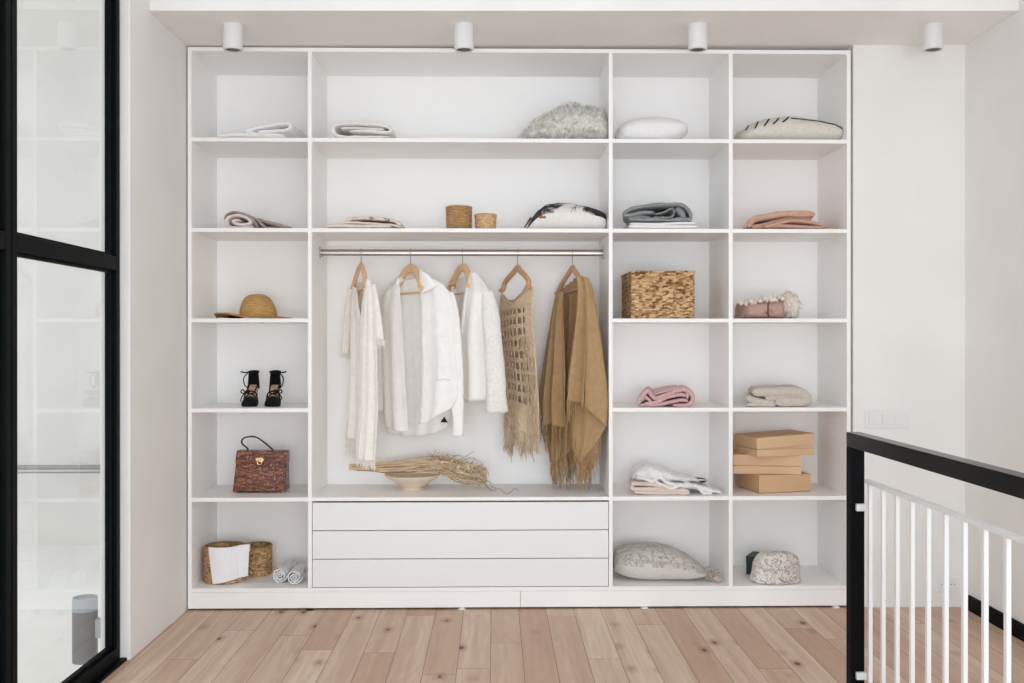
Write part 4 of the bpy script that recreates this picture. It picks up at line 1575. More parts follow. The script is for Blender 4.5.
def nap_fn(u, v):
    # v 0..1 : from inside the basket over the rim and down the front
    xt = lerp(at(208.3, 548, .08).x, at(248.3, 548, .08).x, u)
    xb = lerp(at(213.2, 583, .08).x, at(246.6, 577, .08).x, u)
    zrim = Z + hL + .0085
    zbot = lerp(at(213, 583.4, .09).z, at(246.6, 577, .09).z, u)
    def front(x):
        k = (x - cL.x) / (aL + .004)
        return yl_ - .102 * sqrt(max(.34, 1 - k * k))
    if v < .22:
        w = v / .22
        x = lerp(xt, cL.x, .05 * (1 - w))
        y = front(x) + .035 * (1 - w) + .006
        z = zrim - .035 * (1 - w) ** 2 + .012 * max(0, u - .55) * 2 * w
    else:
        w = (v - .22) / .78
        x = lerp(xt, xb, w)
        y = front(x) - .004 - .004 * sin(pi * w)
        z = lerp(zrim + .012 * max(0, u - .55) * 2, zbot, w)
    y += .004 * sin(u * 7 + v * 2) * v
    return Vector((x, y, max(z, Z + .003)))
nap.grid(nap_fn, 30, 36)
single('napkin', nap, fabric('white_napkin', (238, 238, 240), 2), 'white napkin hanging over the rim of the front rattan basket', 'napkin', solid=.0022)

# rolled white towels
TERRY = fabric('white_terry', (226, 226, 227), 6, 130, 1.0, 90)
def towel(label, a, b, r):
    pa, pb = a, b
    ax = (pb - pa).normalized()
    sx = ax.cross(Vector((0, 0, 1))).normalized()
    up = sx.cross(ax)
    mb = MB()
    n_, L_ = 70, 16
    def fn(u, v):
        th = u * 2 * pi * 3.0
        rad = lerp(.08, 1, u) * r
        p = lerp(pa, pb, v) + sx * cos(th) * rad + up * sin(th) * rad
        p += noise.noise_vector(p * 28) * .006 + noise.noise_vector(p * 75) * .005
        return p
    mb.grid(fn, 110, L_)
    for p in mb.v:
        p.z = max(p.z, Z + .005)
        p.x = min(p.x, DIV[0][0] - .009)
    return single('rolled_towel', mb, TERRY, label, 'towel', 'rolled white towels', solid=.006)
r_ = .037
ya = ydepth(584, Z + .03)
towel('rolled white towel beside the rattan baskets, nearer to them', Vector((at(279.6, 580, .10).x, .10, Z + r_ + .002)), Vector((at(291.5, 572, .32).x, .32, Z + r_ + .002)), r_)
towel('rolled white towel touching the divider beside the drawers', Vector((at(294, 582, .055).x, .055, Z + r_ + .003)), Vector((at(302, 572, .20).x - .012, .24, Z + r_ + .003)), r_)

# patterned cushion with a tassel
yq = .07
m = shelf_map(584.6, 545, ZS[6], .19)
TAP = printed('grey_tapestry_weave', (212, 208, 203), (158, 153, 147), 24, .46, .66, 5, 2.0)
PLAINC = fabric('pale_grey_linen', (214, 211, 207), 6, 220, .5)
prof = [(614, 570), (614.5, 560), (617, 550.5), (628, 546.6), (645, 545.2), (660, 546.2), (675, 550.2), (687, 558), (696, 565.5), (703, 572), (706, 576.5), (707, 578)]
top, bot = blob(prof, m, .03, .40, sf=.52, lift=.035, amp=.004, freq=7, seed=21, plan=7, zbase=Z, corner=.3)
for q_ in (top, bot):
    q_.clamp(x0=DIV[1][1] + .003, y1=D - .01)
pc = root('tapestry_cushion', bot, 'pale grey patterned cushion with a corner tassel in the bottom compartment', 'cushion')
obj('woven_cover', top, TAP, pc)
obj('plain_underside', bot, PLAINC, pc)
both = MB(); both.add(top.v, top.f); both.add(bot.v, bot.f)
bv = both.bvh()
sm = MB()
for k in range(26):
    w = k / 25
    x = lerp(634, 697, w)
    y = interp([(634, 561.5), (655, 562), (675, 564.5), (690, 567.2), (697, 568.5)], x)
    pl = [hit(bv, x + dx, y + dy) for dx, dy in ((-.4, -2.0), (0, 0), (.4, 2.0))]
    if all(pl):
        sm.tube([p - Vector((0, .0015, 0)) for p in pl], .0026, 5)
obj('stitching', sm, fabric('grey_brown_yarn', (180, 173, 164), 8), pc)
tz = m(712, 577, .10)
ts = MB()
ts.ball(m(707.5, 573, .12), (.020, .022, .020), 12, 9, .5)
ts.ball(m(711, 579, .11), (.026, .026, .026), 12, 9, .5)
rnd = random.Random(8)
for k in range(70):
    p = m(711, 578, .11) + Vector((rnd.gauss(0, .010), rnd.gauss(0, .010), rnd.gauss(0, .010)))
    d = Vector((rnd.uniform(-.6, .8), rnd.uniform(-.9, .1), rnd.uniform(-.8, .8))).normalized()
    ts.tube([p + d * .012, p + d * .020, p + d * .027 + Vector((0, 0, -.004))], [.0035, .003, .0015], 5)
ts.clamp(z0=Z)
obj('tassel_knot', ts, fabric('grey_wool_yarn', (172, 166, 158), 16, 160, .8), pc)
tf = MB()
for k in range(46):
    p = m(714, 580.5, .10) + Vector((rnd.gauss(0, .006), rnd.gauss(0, .012), rnd.gauss(0, .006)))
    q2 = p + Vector((rnd.uniform(.012, .038), rnd.uniform(-.035, .01), -rnd.uniform(.012, .04)))
    mid = lerp(p, q2, .5) + Vector((.004, -.004, .006))
    for z_ in (p, mid, q2):
        z_.z = max(z_.z, Z + .002)
    tf.tube([p, mid, q2], [.0022, .002, .0012], 5)
obj('tassel_fringe', tf, fabric('pale_pink_yarn', (214, 192, 186), 10), pc)

# bucket hat in front of a dark box
GREENB = paint('dark_green_card', (40, 50, 52), .55, 4, .05)
lc_ = at(745.8, 575.2, ydepth(575.2, Z))
zt_ = at(745.8, 556, lc_.y).z
gb = thing('gift_box', 'dark green box in the bottom right compartment, behind the patterned hat', 'box', (lc_.x + .07, lc_.y + .05, Z))
Mx = Matrix.Translation((lc_.x, lc_.y, Z)) @ Matrix.Rotation(radians(-30), 4, 'Z')
hb_ = zt_ - Z
obj('body', MB().box(.0012, .0988, .0012, .1388, 0, hb_ * .6, Mx), GREENB, gb, smooth=False, bevel=.002)
obj('lid', MB().box(0, .10, 0, .14, hb_ * .6 + .0005, hb_, Mx), GREENB, gb, smooth=False, bevel=.002)
HATM = printed('patterned_hat_cloth', (224, 219, 213), (146, 136, 131), 36, .46, .64, 5, 2.0)
yh2 = .092
hx0, hx1 = at(752, 580, yh2).x, at(800, 580, yh2).x
cx_ = (hx0 + hx1) / 2
R0 = (hx1 - hx0) / 2
zt_ = at(777, 552, yh2).z
hH = zt_ - Z
prof = [(R0 - .003, .002), (R0, .002), (R0 * .985, hH * .25), (R0 * .955, hH * .5), (R0 * .90, hH * .72), (R0 * .80, hH * .88), (R0 * .62, hH * .97), (R0 * .35, hH * 1.0), (0, hH)]
pf = catmull([Vector(p) for p in prof[1:]], 26)
pf = [(max(0, p.x), p.y) for p in pf]
pf[-1] = (0, pf[-1][1])
bh = MB().lathe((cx_, yh2, Z), pf, 64, 1, .60, 0, lambda w, z: .004 * sin(w * 3 + 1) + .002 * sin(w * 7))
bh.f = bh.f[1:] if False else [f for f in bh.f if len(f) <= 4]
for p in bh.v:
    p += noise.noise_vector(p * 14) * .008 * min(1, (p.z - Z) / .03)
    k = (p.z - Z) / hH
    p.x -= .010 * (1 - k) * (1 if p.x < cx_ else 0)
    p.z = max(p.z, Z + .0015)
bht = thing('bucket_hat', 'grey and cream patterned fabric hat in front of the dark green box', 'hat', (cx_, yh2, Z))
obj('crown', bh, HATM, bht, solid=.003)
bvh_ = bh.bvh()
bnd = []
for k in range(26):
    x = lerp(757, 798.5, k / 25)
    p = hit(bvh_, x, interp([(757, 566.5), (770, 571), (785, 569.5), (798.5, 561.5)], x))
    if p: bnd.append(p - Vector((0, .002, 0)))
if len(bnd) > 3:
    obj('hat_band', MB().tube(bnd, .004, 6, .6), fabric('pale_taupe_band', (190, 178, 168), 8), bht)

# ================================================================== clothes on the rail
def rows(tab, n):
    return catmull([at(*p) for p in tab], n)


def cloth(mb, L, R, ny=46, nu=22, bulge=.02, folds=(3, .0, .012, 0.), hem=None, skip=None, drift=.6, side=1, amp=.002, seed=0.0, keep=.35, neck=None):
    """one hanging sheet between two measured side edges (px, py, depth y); folds run down and grow towards the hem"""
    if side > 0:                                        # the front sheets hang clear of the hanger
        L, R = [(p[0], p[1], p[2] - .022) for p in L], [(p[0], p[1], p[2] - .022) for p in R]
    l, r = rows(L, ny), rows(R, ny)
    n_, a0, a1, ph = folds

    def fn(u, v):
        i = v * ny
        k = min(int(i), ny - 1)
        t = i - k
        A, B = lerp(l[k], l[k + 1], t), lerp(r[k], r[k + 1], t)
        p = lerp(A, B, u)
        d = B - A
        d.z = 0
        nrm = Vector((d.y, -d.x, 0))
        if nrm.length > 1e-6:
            nrm.normalize()
        if nrm.y > 0:
            nrm = -nrm
        e = max(0, sin(pi * u))
        w = keep + (1 - keep) * e
        off = side * bulge * e * (.4 + .6 * v) + lerp(a0, a1, v) * w * sin(2 * pi * n_ * (u + .05 * sin(3 * v)) + ph + drift * v)
        p = p + nrm * off
        if hem:
            p.z += interp(hem, u) * v ** 4
        if neck:
            p.z += interp(neck, u) * max(0, 1 - v * 5)
        p += noise.noise_vector(p * 16 + Vector((seed, 2, seed))) * amp + noise.noise_vector(p * 45 + Vector((seed, 4, 1))) * amp * .5
        return p
    mb.grid(fn, nu, ny, skip)
    return fn


def sleeve(mb, path, ny=30, seg=24, depth=.55, wr=.003, seed=0.0, folds=5):
    """a hanging sleeve: measured centre line (px, py, y, half width in px)"""
    c = catmull([at(p[0], p[1], p[2]) for p in path], ny)
    hw = catmull([Vector((p[3], 0)) for p in path], ny)

    def fn(u, v):
        i = v * ny
        k = min(int(i), ny - 1)
        t = i - k
        p = lerp(c[k], c[k + 1], t)
        h = lerp(hw[k], hw[k + 1], t).x * (4.9 + p.y) / F
        d = c[min(k + 1, ny)] - c[max(k - 1, 0)]
        d.y = 0
        d = d.normalized() if d.length > 1e-9 else Vector((0, 0, -1))
        side = Vector((-d.z, 0, d.x))
        w = 2 * pi * u
        f = 1 + .10 * sin(w * folds + v * 5) * v + .05 * sin(v * 26 + w)
        q = p + side * (cos(w) * h) + Vector((0, sin(w) * h * depth * f, 0))
        q += noise.noise_vector(q * 22 + Vector((seed, 1, 2))) * wr
        return q
    mb.grid(fn, seg, ny)
    return fn


def fringe(mb, pts, n, lens, w=.0016, sway=.012, rnd=None, curl=.3, knot=True, zmin=None):
    """tasselled strands hanging from a measured edge"""
    for k in range(n):
        s = (k + rnd.uniform(0, .9)) / n * (len(pts) - 1)
        i = min(int(s), len(pts) - 2)
        p = lerp(pts[i], pts[i + 1], s - i)
        L_ = rnd.uniform(*lens)
        dx, dy = rnd.gauss(0, sway), rnd.gauss(0, sway)
        path = []
        for j in range(6):
            t = j / 5
            q = p + Vector((dx * t * t + curl * .01 * sin(t * 7 + k), dy * t * t - .002, -L_ * t))
            if zmin is not None and q.z < zmin:
                q.z = zmin + .0005 * (k % 4)
                q.x += rnd.uniform(-.004, .006)
                q.y -= .004 * t
            path.append(q)
        mb.tube(path, [w * .8, w * 1.25, w, w, w * .9, w * .5], 5)


def strands(name, c0, c1):
    m_, nt, b = base_mat(name, c0, .92, 0, .2)
    g = N(nt)
    g.l(g.ramp(g.n('ShaderNodeNewGeometry').outputs['Random Per Island'], [(0, c0), (1, c1)]), b.inputs['Base Color'])
    return m_


def wood_mat(name, c0, c1):
    m_, nt, b = base_mat(name, c0, .42, 0, .4)
    g = N(nt)
    g.l(g.ramp(g.noise(g.coord((30, 30, 240)), 1, 3, .5, .6), [(.3, c0), (.7, c1)]), b.inputs['Base Color'])
    return m_


HW_L = wood_mat('beech_hanger_wood', (214, 176, 132), (228, 194, 152))
HW_D = wood_mat('warm_hanger_wood', (192, 144, 100), (206, 162, 118))


def hanger(label, px_, apex, ang, drop, mat, half=.2, bar=True, bar_drop=None, thick=.010, tall=.017, lean=0.0, arch=False):
    """wooden hanger on the rail; ang = how far its arms turn away from the rail's cross direction"""
    c = at(px_, 252, RY)
    ap = at(apex[0], apex[1], RY)
    zt = ap.z
    t = thing('wooden_hanger', label, 'hanger', (c.x, RY, zt - drop), 'wooden hangers on the rail')
    d = Vector((cos(ang), -sin(ang), 0))
    up = Vector((0, 0, 1))
    nrm = Vector((-d.y, d.x, 0))
    prof = [(0, 0), (.014, -.002), (.034, -.016), (.085, -drop * .36), (.135, -drop * .64), (half - .025, -drop * .9), (half, -drop)]
    if arch:
        prof = [(0, 0), (.024, -.003), (.050, -.014), (.085, -.040), (.125, -.075), (half - .02, -drop * .88), (half, -drop)]
    path = [Vector((c.x, RY, zt)) + d * -a + up * (z - tall) for a, z in reversed(prof)] + [Vector((c.x, RY, zt)) + d * a + up * (z - tall) for a, z in prof[1:]]
    path = catmull(path, 60)
    mb = MB()
    vs, fs = [], []
    seg = 12
    n_ = len(path)
    for i, p in enumerate(path):
        q = path[min(i + 1, n_ - 1)] - path[max(i - 1, 0)]
        q.normalize()
        b = nrm.cross(q).normalized()
        if b.z < 0:
            b = -b
        s = abs(2 * i / (n_ - 1) - 1)
        hh_ = tall * lerp(1.15, .62, s)
        tt = thick * lerp(.8, 1.5, s)
        if i in (0, n_ - 1):
            hh_ *= .5
            tt *= .5
        bow = nrm * (-.016 * (s ** 2))
        for k in range(seg):
            w = 2 * pi * k / seg
            vs.append(p + bow + b * (cos(w) * hh_) + nrm * (sin(w) * tt))
    for i in range(n_ - 1):
        for k in range(seg):
            k2 = (k + 1) % seg
            fs.append((i * seg + k, i * seg + k2, (i + 1) * seg + k2, (i + 1) * seg + k))
    fs += [tuple(range(seg)), tuple(range((n_ - 1) * seg, n_ * seg))]
    mb.add(vs, fs)
    obj('arms', mb, mat, t)
    # steel hook over the rail
    hk = MB()
    r = .0200
    top = RZ + .0095
    pts = [Vector((c.x, RY, zt - .012)), Vector((c.x, RY, zt + .004)), Vector((c.x, RY + .004, zt + .012)), Vector((c.x, RY + .016, RZ - .016))]
    for k in range(13):
        w = lerp(-.15, pi + .55, k / 12)
        pts.append(Vector((c.x, RY + .0165 * cos(w), RZ + .0185 * sin(w) + (.002 if sin(w) > 0 else 0))))
    hk.tube(catmull(pts, 50), .0019, 8)
    obj('hook', hk, CHROME, t)
    if bar:
        bd_ = bar_drop if bar_drop is not None else drop + .012
        kb = half * .95
        a_ = Vector((c.x, RY, zt)) - d * kb + up * (-bd_)
        b_ = Vector((c.x, RY, zt)) + d * kb + up * (-bd_ + lean)
        bm_ = MB().tube([a_, b_], .0055, 10)
        for s, e in ((-1, a_), (1, b_)):
            j = Vector((c.x, RY, zt)) + d * (s * kb) + up * (-drop * .72 - tall)
            bm_.tube([e, lerp(e, j, .5), j], .005, 8)
        obj('trouser_bar', bm_, mat, t)
    return t


KIM = fabric('ivory_gauze', (241, 237, 230), 5, 300, .4, 40)
SHIRT = fabric('white_shirt_linen', (246, 245, 244), 3, 420, .25, 30)
JACK = fabric('white_jacket_cotton', (245, 243, 240), 3, 380, .3, 30)
rnd = random.Random(21)

# ---- 1 long ivory kimono ------------------------------------------
hanger('light wooden hanger holding the long ivory kimono', 361, (361, 262.5), radians(70), .135, HW_L, half=.18, bar_drop=.152, lean=.015, arch=True)
kim = thing('kimono', 'long ivory kimono with fringed sleeves and hem, first on the rail beside the divider', 'dress', at(364, 466, .2))
mb = MB()
cloth(mb, [(355, 283, .40), (351, 300, .40), (350.5, 340, .40), (350.5, 400, .39), (347, 436, .38), (345, 446, .38)],
      [(369.5, 278.5, .17), (372, 300, .16), (374.5, 345, .16), (376, 400, .17), (375.5, 440, .18), (375, 456, .18)], bulge=.012, side=-1, folds=(4, .002, .012, 1), seed=1)
obj('back_panel', mb, KIM, kim, solid=.0016)
kb = [at(x, y, yy) for x, y, yy in ((345, 446, .37), (352, 450, .33), (360, 453, .28), (368, 455, .22), (375, 456, .18))]
mb = MB()
cloth(mb, [(367, 278.5, .08), (363.5, 295, .10), (361, 318, .14), (360, 345, .16), (359, 400, .17), (357, 440, .17), (356.5, 457, .17)],
      [(370.2, 279.5, .055), (373.5, 298, .05), (376, 330, .05), (377.5, 360, .05), (378.5, 410, .05), (376.5, 445, .06), (375.5, 462, .06)], bulge=.02, folds=(3, .002, .016, 0.5), seed=2)
obj('front_panel', mb, KIM, kim, solid=.0016)
mb = MB()
cloth(mb, [(353.5, 285, .36), (350.6, 305, .36), (350, 340, .35), (350, 400, .34), (346.5, 432, .34)],
      [(356.5, 288, .24), (358.5, 303, .22), (361.5, 328, .19), (361.5, 390, .20), (360.5, 447, .22)], bulge=.02, folds=(2, .002, .014, 2.2), seed=3)
obj('front_panel', mb, KIM, kim, solid=.0016)
mb = MB()
sl = sleeve(mb, [(352.5, 289, .36, 4.0), (349.5, 310, .37, 4.6), (346.8, 335, .37, 4.2), (344.8, 354, .37, 4.0)], seed=1)
obj('sleeve', mb, KIM, kim, solid=.0014)
mb2 = MB()
sr = sleeve(mb2, [(371.5, 284, .06, 4.2), (374.5, 305, .055, 5.0), (377.3, 325, .05, 5.2), (379.3, 340, .05, 4.6)], seed=2)
obj('sleeve', mb2, KIM, kim, solid=.0014)
fr = MB()
fringe(fr, [at(346.3, 432, .345), at(351, 437, .32), at(356, 443, .27), at(360.5, 447, .225)], 34, (.05, .10), .0021, .006, rnd)
fringe(fr, [at(356.8, 456, .17), at(362, 458, .14), at(368, 460, .10), at(375.5, 461.5, .06)], 40, (.025, .055), .0021, .004, rnd)
fringe(fr, kb, 40, (.02, .06), .002, .006, rnd)
fringe(fr, [sl(k / 20, 1) for k in range(21)], 26, (.012, .028), .0017, .004, rnd)
fringe(fr, [sr(k / 20, 1) for k in range(21)], 30, (.022, .05), .002, .006, rnd)
obj('fringe', fr, KIM, kim)

# ---- 2 white shirt --------------------------------------------------
hanger('light wooden hanger inside the open white shirt', 410.5, (410.8, 264.2), radians(57), .118, HW_L, half=.162, bar_drop=.152, tall=.022, thick=.016, arch=True)
sh = thing('shirt', 'open white button-up shirt, second on the rail', 'shirt', at(420, 436, .2))
mb = MB()
cloth(mb, [(392, 281, .36), (386, 300, .37), (385, 350, .38), (385, 400, .38), (388, 433, .38)],
      [(428, 277, .22), (446, 296, .18), (452, 350, .18), (454, 395, .2), (447, 429, .22)], bulge=.01, side=-1, folds=(4, .002, .010, .4), hem=[(0, 0), (.25, -.022), (.5, -.030), (.8, -.020), (1, .01)], seed=4)
obj('back_panel', mb, SHIRT, sh, solid=.0014)
mb = MB()
cloth(mb, [(389.5, 289, .31), (384.5, 296, .32), (382.8, 330, .33), (383, 370, .33), (384, 405, .33), (386.5, 426, .33)],
      [(399.5, 284, .24), (400.5, 300, .22), (402.5, 340, .21), (405.5, 390, .21), (407, 415, .22), (407.5, 428, .22)], bulge=.02, folds=(1.6, .002, .010, .8), hem=[(0, 0), (.4, -.016), (1, -.018)], seed=5, amp=.0045)
obj('front_panel', mb, SHIRT, sh, solid=.0014)
mb = MB()
fr_fn = cloth(mb, [(420.8, 271.5, .135), (420.5, 298, .145), (421.5, 340, .15), (422, 380, .15), (420.5, 410, .15), (419.5, 424, .15)],
      [(443, 284, .055), (452, 300, .055), (455, 340, .06), (457, 380, .06), (457, 398, .06), (452, 408, .07)], bulge=.026, folds=(2, .002, .008, .2), hem=[(0, 0), (.35, -.014), (.65, -.004), (1, .0)], seed=6, amp=.003)
obj('front_panel', mb, SHIRT, sh, solid=.0014)
pk = MB()                                               # placket along the opening and a breast pocket
def placket_fn(u, v):
    p = fr_fn(lerp(0, .12, u), lerp(.02, .98, v))
    return p + Vector((0, -.004, 0))
pk.grid(placket_fn, 4, 40)
obj('placket', pk, SHIRT, sh, solid=.0012)
pk = MB()
def pocket_fn(u, v):
    p = fr_fn(lerp(.50, .82, u), lerp(.38, .60, v))
    return p + Vector((0, -.003 - .005 * sin(pi * u) * (1 - v), 0)) + noise.noise_vector(p * 40) * .004
pk.grid(pocket_fn, 14, 16)
obj('pocket', pk, SHIRT, sh, solid=.0012)
bt = MB()
for k in range(6):
    p = fr_fn(.06, .10 + .14 * k) + Vector((0, -.0075, 0))
    bt.tube([p, p + Vector((0, -.002, 0))], .005, 10)
obj('buttons', bt, PLASTIC, sh)
# collar: a standing band with two turned-down points
cl_ = MB()
def colr(tab_in, tab_out):
    a, b = rows(tab_in, 14), rows(tab_out, 14)
    def fn(u, v):
        i = min(int(v * 14), 13)
        t = v * 14 - i
        p = lerp(lerp(a[i], a[i + 1], t), lerp(b[i], b[i + 1], t), u)
        return p + Vector((0, -.010 - .014 * sin(pi * u), .003 * sin(pi * u)))
    cl_.grid(fn, 10, 14)
colr([(419.2, 270.5, .11), (419.5, 278, .108), (420.2, 285, .108), (421.2, 292.5, .110)], [(428.5, 275, .075), (433, 280.5, .060), (435.5, 287, .055), (422.5, 294, .10)])
colr([(399.2, 278.3, .245), (398.8, 284, .235), (398.0, 290, .23), (396.6, 295.5, .228)], [(397, 280.5, .27), (392.5, 286.5, .285), (389.2, 292.8, .29), (395.8, 296, .23)])
def band_fn(u, v):
    a_ = lerp(-.12, 1.12, u)
    x = lerp(399.4, 419.4, a_)
    y = lerp(280, 271.5, a_) - 7 * sin(pi * u) * .3
    p = at(x, y + v * 6 - 2, lerp(.245, .17, a_) + .085 * sin(pi * max(0, min(1, a_))))
    return p
cl_.grid(band_fn, 20, 4)
obj('collar', cl_, SHIRT, sh, solid=.0016)
mb = MB()
sleeve(mb, [(448, 292, .075, 5.5), (453, 320, .06, 6.5), (456, 360, .06, 6.5), (457.5, 395, .06, 6.0), (458.2, 420, .06, 5.4), (458.4, 436.5, .06, 5.2)], seed=3, wr=.005)
obj('sleeve', mb, SHIRT, sh, solid=.0014)
mb = MB()
sleeve(mb, [(387.5, 296, .38, 4.5), (383.5, 325, .39, 5.5), (381, 360, .39, 6.0), (379.5, 395, .39, 5.5), (379.2, 412, .39, 4.6)], seed=4, wr=.004)
obj('sleeve', mb, SHIRT, sh, solid=.0014)
tg = MB()
q_ = [at(440.3, 422.3, .13), at(448, 422.6, .13), at(444.2, 416.5, .13)]
tg.add(q_ + [p + Vector((0, .0016, 0)) for p in q_], [(0, 1, 2), (3, 5, 4), (0, 3, 4, 1), (1, 4, 5, 2), (2, 5, 3, 0)])
obj('care_label', tg, fabric('black_label', (30, 32, 40), 4), sh, smooth=False)

# ---- 3 white jacket with an embroidered sleeve ---------------------------------
hanger('light wooden hanger inside the white embroidered jacket', 462.5, (464, 263.5), radians(66), .105, HW_L, half=.14, bar_drop=.156, tall=.021, thick=.015, arch=True)
jk = thing('jacket', 'white jacket with an embroidered sleeve, between the white shirt and the crochet dress', 'jacket', at(482, 412, .2))
mb = MB()
cloth(mb, [(453.5, 281, .38), (453, 296, .38), (457, 340, .37), (459, 370, .36), (462.5, 394, .35)],
      [(474, 273, .2), (484, 290, .2), (488, 330, .2), (490, 370, .2), (489, 398, .2)], bulge=.01, side=-1, folds=(3, .001, .008, 1), seed=8)
obj('back_panel', mb, JACK, jk, solid=.0018)
mb = MB()
cloth(mb, [(451.2, 285, .34), (452, 296, .34), (455, 318, .335), (457, 345, .33), (458.5, 370, .33), (461, 392, .33)],
      [(453.8, 287, .31), (454.8, 298, .30), (457.8, 318, .30), (460, 340, .27), (463, 370, .27), (466, 398, .27)], bulge=.006, folds=(1, .001, .006, 0), seed=9)
obj('front_panel', mb, JACK, jk, solid=.0018)
mb = MB()
jf = cloth(mb, [(471.0, 272.0, .10), (467.3, 283, .13), (464, 297, .16), (460.5, 322, .20), (458.4, 338, .22), (460.5, 368, .22), (462.3, 396, .22)],
      [(476, 273, .04), (484.5, 283, .04), (489, 294, .08), (489, 320, .08), (489.5, 345, .08), (490, 372, .08), (488.5, 400, .09)], bulge=.03, folds=(2, .001, .010, 1.0), hem=[(0, 0), (.25, -.028), (.5, -.014), (1, 0)], seed=10)
obj('front_panel', mb, JACK, jk, solid=.0018)
lp = MB()
def lap_fn(u, v):
    p = jf(lerp(-.0, .16, u), v * .62)
    return p + Vector((0, -.006 - .008 * sin(pi * u), 0))
lp.grid(lap_fn, 6, 40)
obj('lapel', lp, JACK, jk, solid=.0018)
EMB, nt_, bb_ = base_mat('white_embroidered_cotton', (232, 230, 227), .9, 0, .2)
g = N(nt_)
v_ = g.coord((1, 1, 1))
fz_ = g.noise(v_, 75, 3, .6, 1.8)
g.l(g.ramp(fz_, [(.35, (232, 229, 225)), (.55, (247, 245, 243))]), bb_.inputs['Base Color'])
g.bump(fz_, bb_, 1.0, .006)
mb = MB()
sleeve(mb, [(487, 290, .075, 5.0), (490.3, 310, .06, 8.2), (492.6, 335, .05, 8.8), (494.8, 365, .05, 9.6), (496.6, 395, .05, 10.2), (497.6, 412.5, .05, 10.6)], seed=5, wr=.004, folds=3)
obj('sleeve', mb, EMB, jk, solid=.0018)
mb = MB()
sleeve(mb, [(454, 290, .37, 3.5), (456, 320, .38, 5.0), (459, 360, .38, 5.0), (461, 388, .37, 4.6)], seed=6, wr=.003)
obj('sleeve', mb, JACK, jk, solid=.0018)

# ---- 4 tan crochet dress ---------------------------------------------
CROF = strands('tan_cotton_strands', (170, 146, 116), (226, 208, 184))
CRO = fabric('tan_crochet_cotton', (208, 187, 160), 16, 160, .9, 70)
hanger('warm brown wooden hanger holding the tan crochet dress', 517.5, (517, 265), radians(64), .112, HW_D, half=.168, bar=False)
dr_ = thing('crochet_dress', 'tan openwork crochet dress with long fringes, left of the camel poncho', 'dress', at(520, 462, .2))
NU, NV = 25, 98
def eyelet(i, j):
    if j < 19 or j > 80:
        return False
    return (j - 19) % 7 in (1, 2, 3, 4) and i % 3 in (1, 2) and 0 < i < NU * .78
mb = MB()
bk = cloth(mb, [(502.5, 293, .37), (500.8, 312, .37), (501.5, 340, .37), (503, 365, .37), (504, 395, .36), (505, 425, .35)],
      [(528, 281, .13), (532, 300, .12), (533, 335, .12), (536, 372, .12), (538, 404, .12), (538.5, 432, .13)], ny=NV, nu=NU, bulge=.012, side=-1, folds=(2, .001, .006, 0), neck=[(0, 0), (.2, -.05), (.45, -.062), (.75, -.04), (1, 0)], seed=12, amp=.001)
mbv = mb
# scooped neck at the back stays high; front is scooped lower
obj('back_panel', mb, CRO, dr_, solid=.0035)
mb = MB()
def neck(u):
    return interp([(0, 0), (.12, -.045), (.35, -.072), (.55, -.074), (.78, -.040), (1, 0)], u)
l_, r_n = rows([(501.5, 292, .35), (500, 312, .35), (500.8, 340, .35), (503, 365, .34), (505, 395, .34), (506.5, 425, .33)], NV), rows([(533, 287, .075), (533, 305, .07), (533.8, 335, .06), (537, 372, .05), (539.5, 404, .05), (540, 436, .06)], NV)
def front_fn(u, v):
    i = v * NV
    k = min(int(i), NV - 1)
    t = i - k
    A, B = lerp(l_[k], l_[k + 1], t), lerp(r_n[k], r_n[k + 1], t)
    p = lerp(A, B, u)
    p.z += neck(u) * max(0, 1 - v * 4.5) * .95
    nrm = Vector((-.85, -.5, 0))
    p += nrm * (.022 * sin(pi * u) + .007 * sin(2 * pi * 2 * u + 1) * v)
    # crochet relief
    p += nrm * (.0018 * sin(u * NU * pi / 2) * sin(v * NV * pi / 3))
    return p
def eyelet_front(i, j):
    return eyelet(i, j)
mb.grid(front_fn, NU, NV, eyelet_front)
obj('front_panel', mb, CRO, dr_, solid=.003)
nk = MB()
nk.tube([front_fn(k / 30, 0) + Vector((0, -.002, 0)) for k in range(31)], .0045, 6)
nk.tube([front_fn(k / 30, .17) + Vector((0, -.003, 0)) for k in range(31)], .003, 6)
nk.tube([front_fn(1, k / 30 * .6) for k in range(31)], .005, 6)
for row in range(10):
    v = (19 + row * 7 - .2) / NV
    if v > .85:
        break
    nk.tube([front_fn(k / 40, v) + Vector((-.002, -.002, 0)) for k in range(41)], .0024, 5)
obj('crochet_edging', nk, CRO, dr_)
fr = MB()
pts = [front_fn(k / 20, 1) for k in range(21)]
for k, p in enumerate(pts):
    pass
for u0, u1, n_, ln in ((0, .30, 36, (.06, .15)), (.02, .24, 16, (.12, .19)), (.28, .62, 34, (.03, .10)), (.50, .80, 34, (.08, .155)), (.72, 1.0, 30, (.03, .10))):
    fringe(fr, [front_fn(lerp(u0, u1, k / 8), 1) for k in range(9)], int(n_ * 1.5), ln, .0017, .007, rnd)
for vv in (.40, .52, .62, .72, .82, .90):     # rows of fringe down the front-right side
    fringe(fr, [front_fn(lerp(.70, 1.0, k / 6), vv) + Vector((-.004, -.008, 0)) for k in range(7)], 12, (.05, .11), .0016, .007, rnd)
for vv in (.86, .93):
    fringe(fr, [front_fn(lerp(0, .35, k / 6), vv) + Vector((-.006, -.006, 0)) for k in range(7)], 14, (.08, .14), .0016, .006, rnd)
fringe(fr, [bk(k / 8, 1) for k in range(9)], 40, (.04, .12), .0017, .007, rnd)
obj('fringe', fr, CROF, dr_)

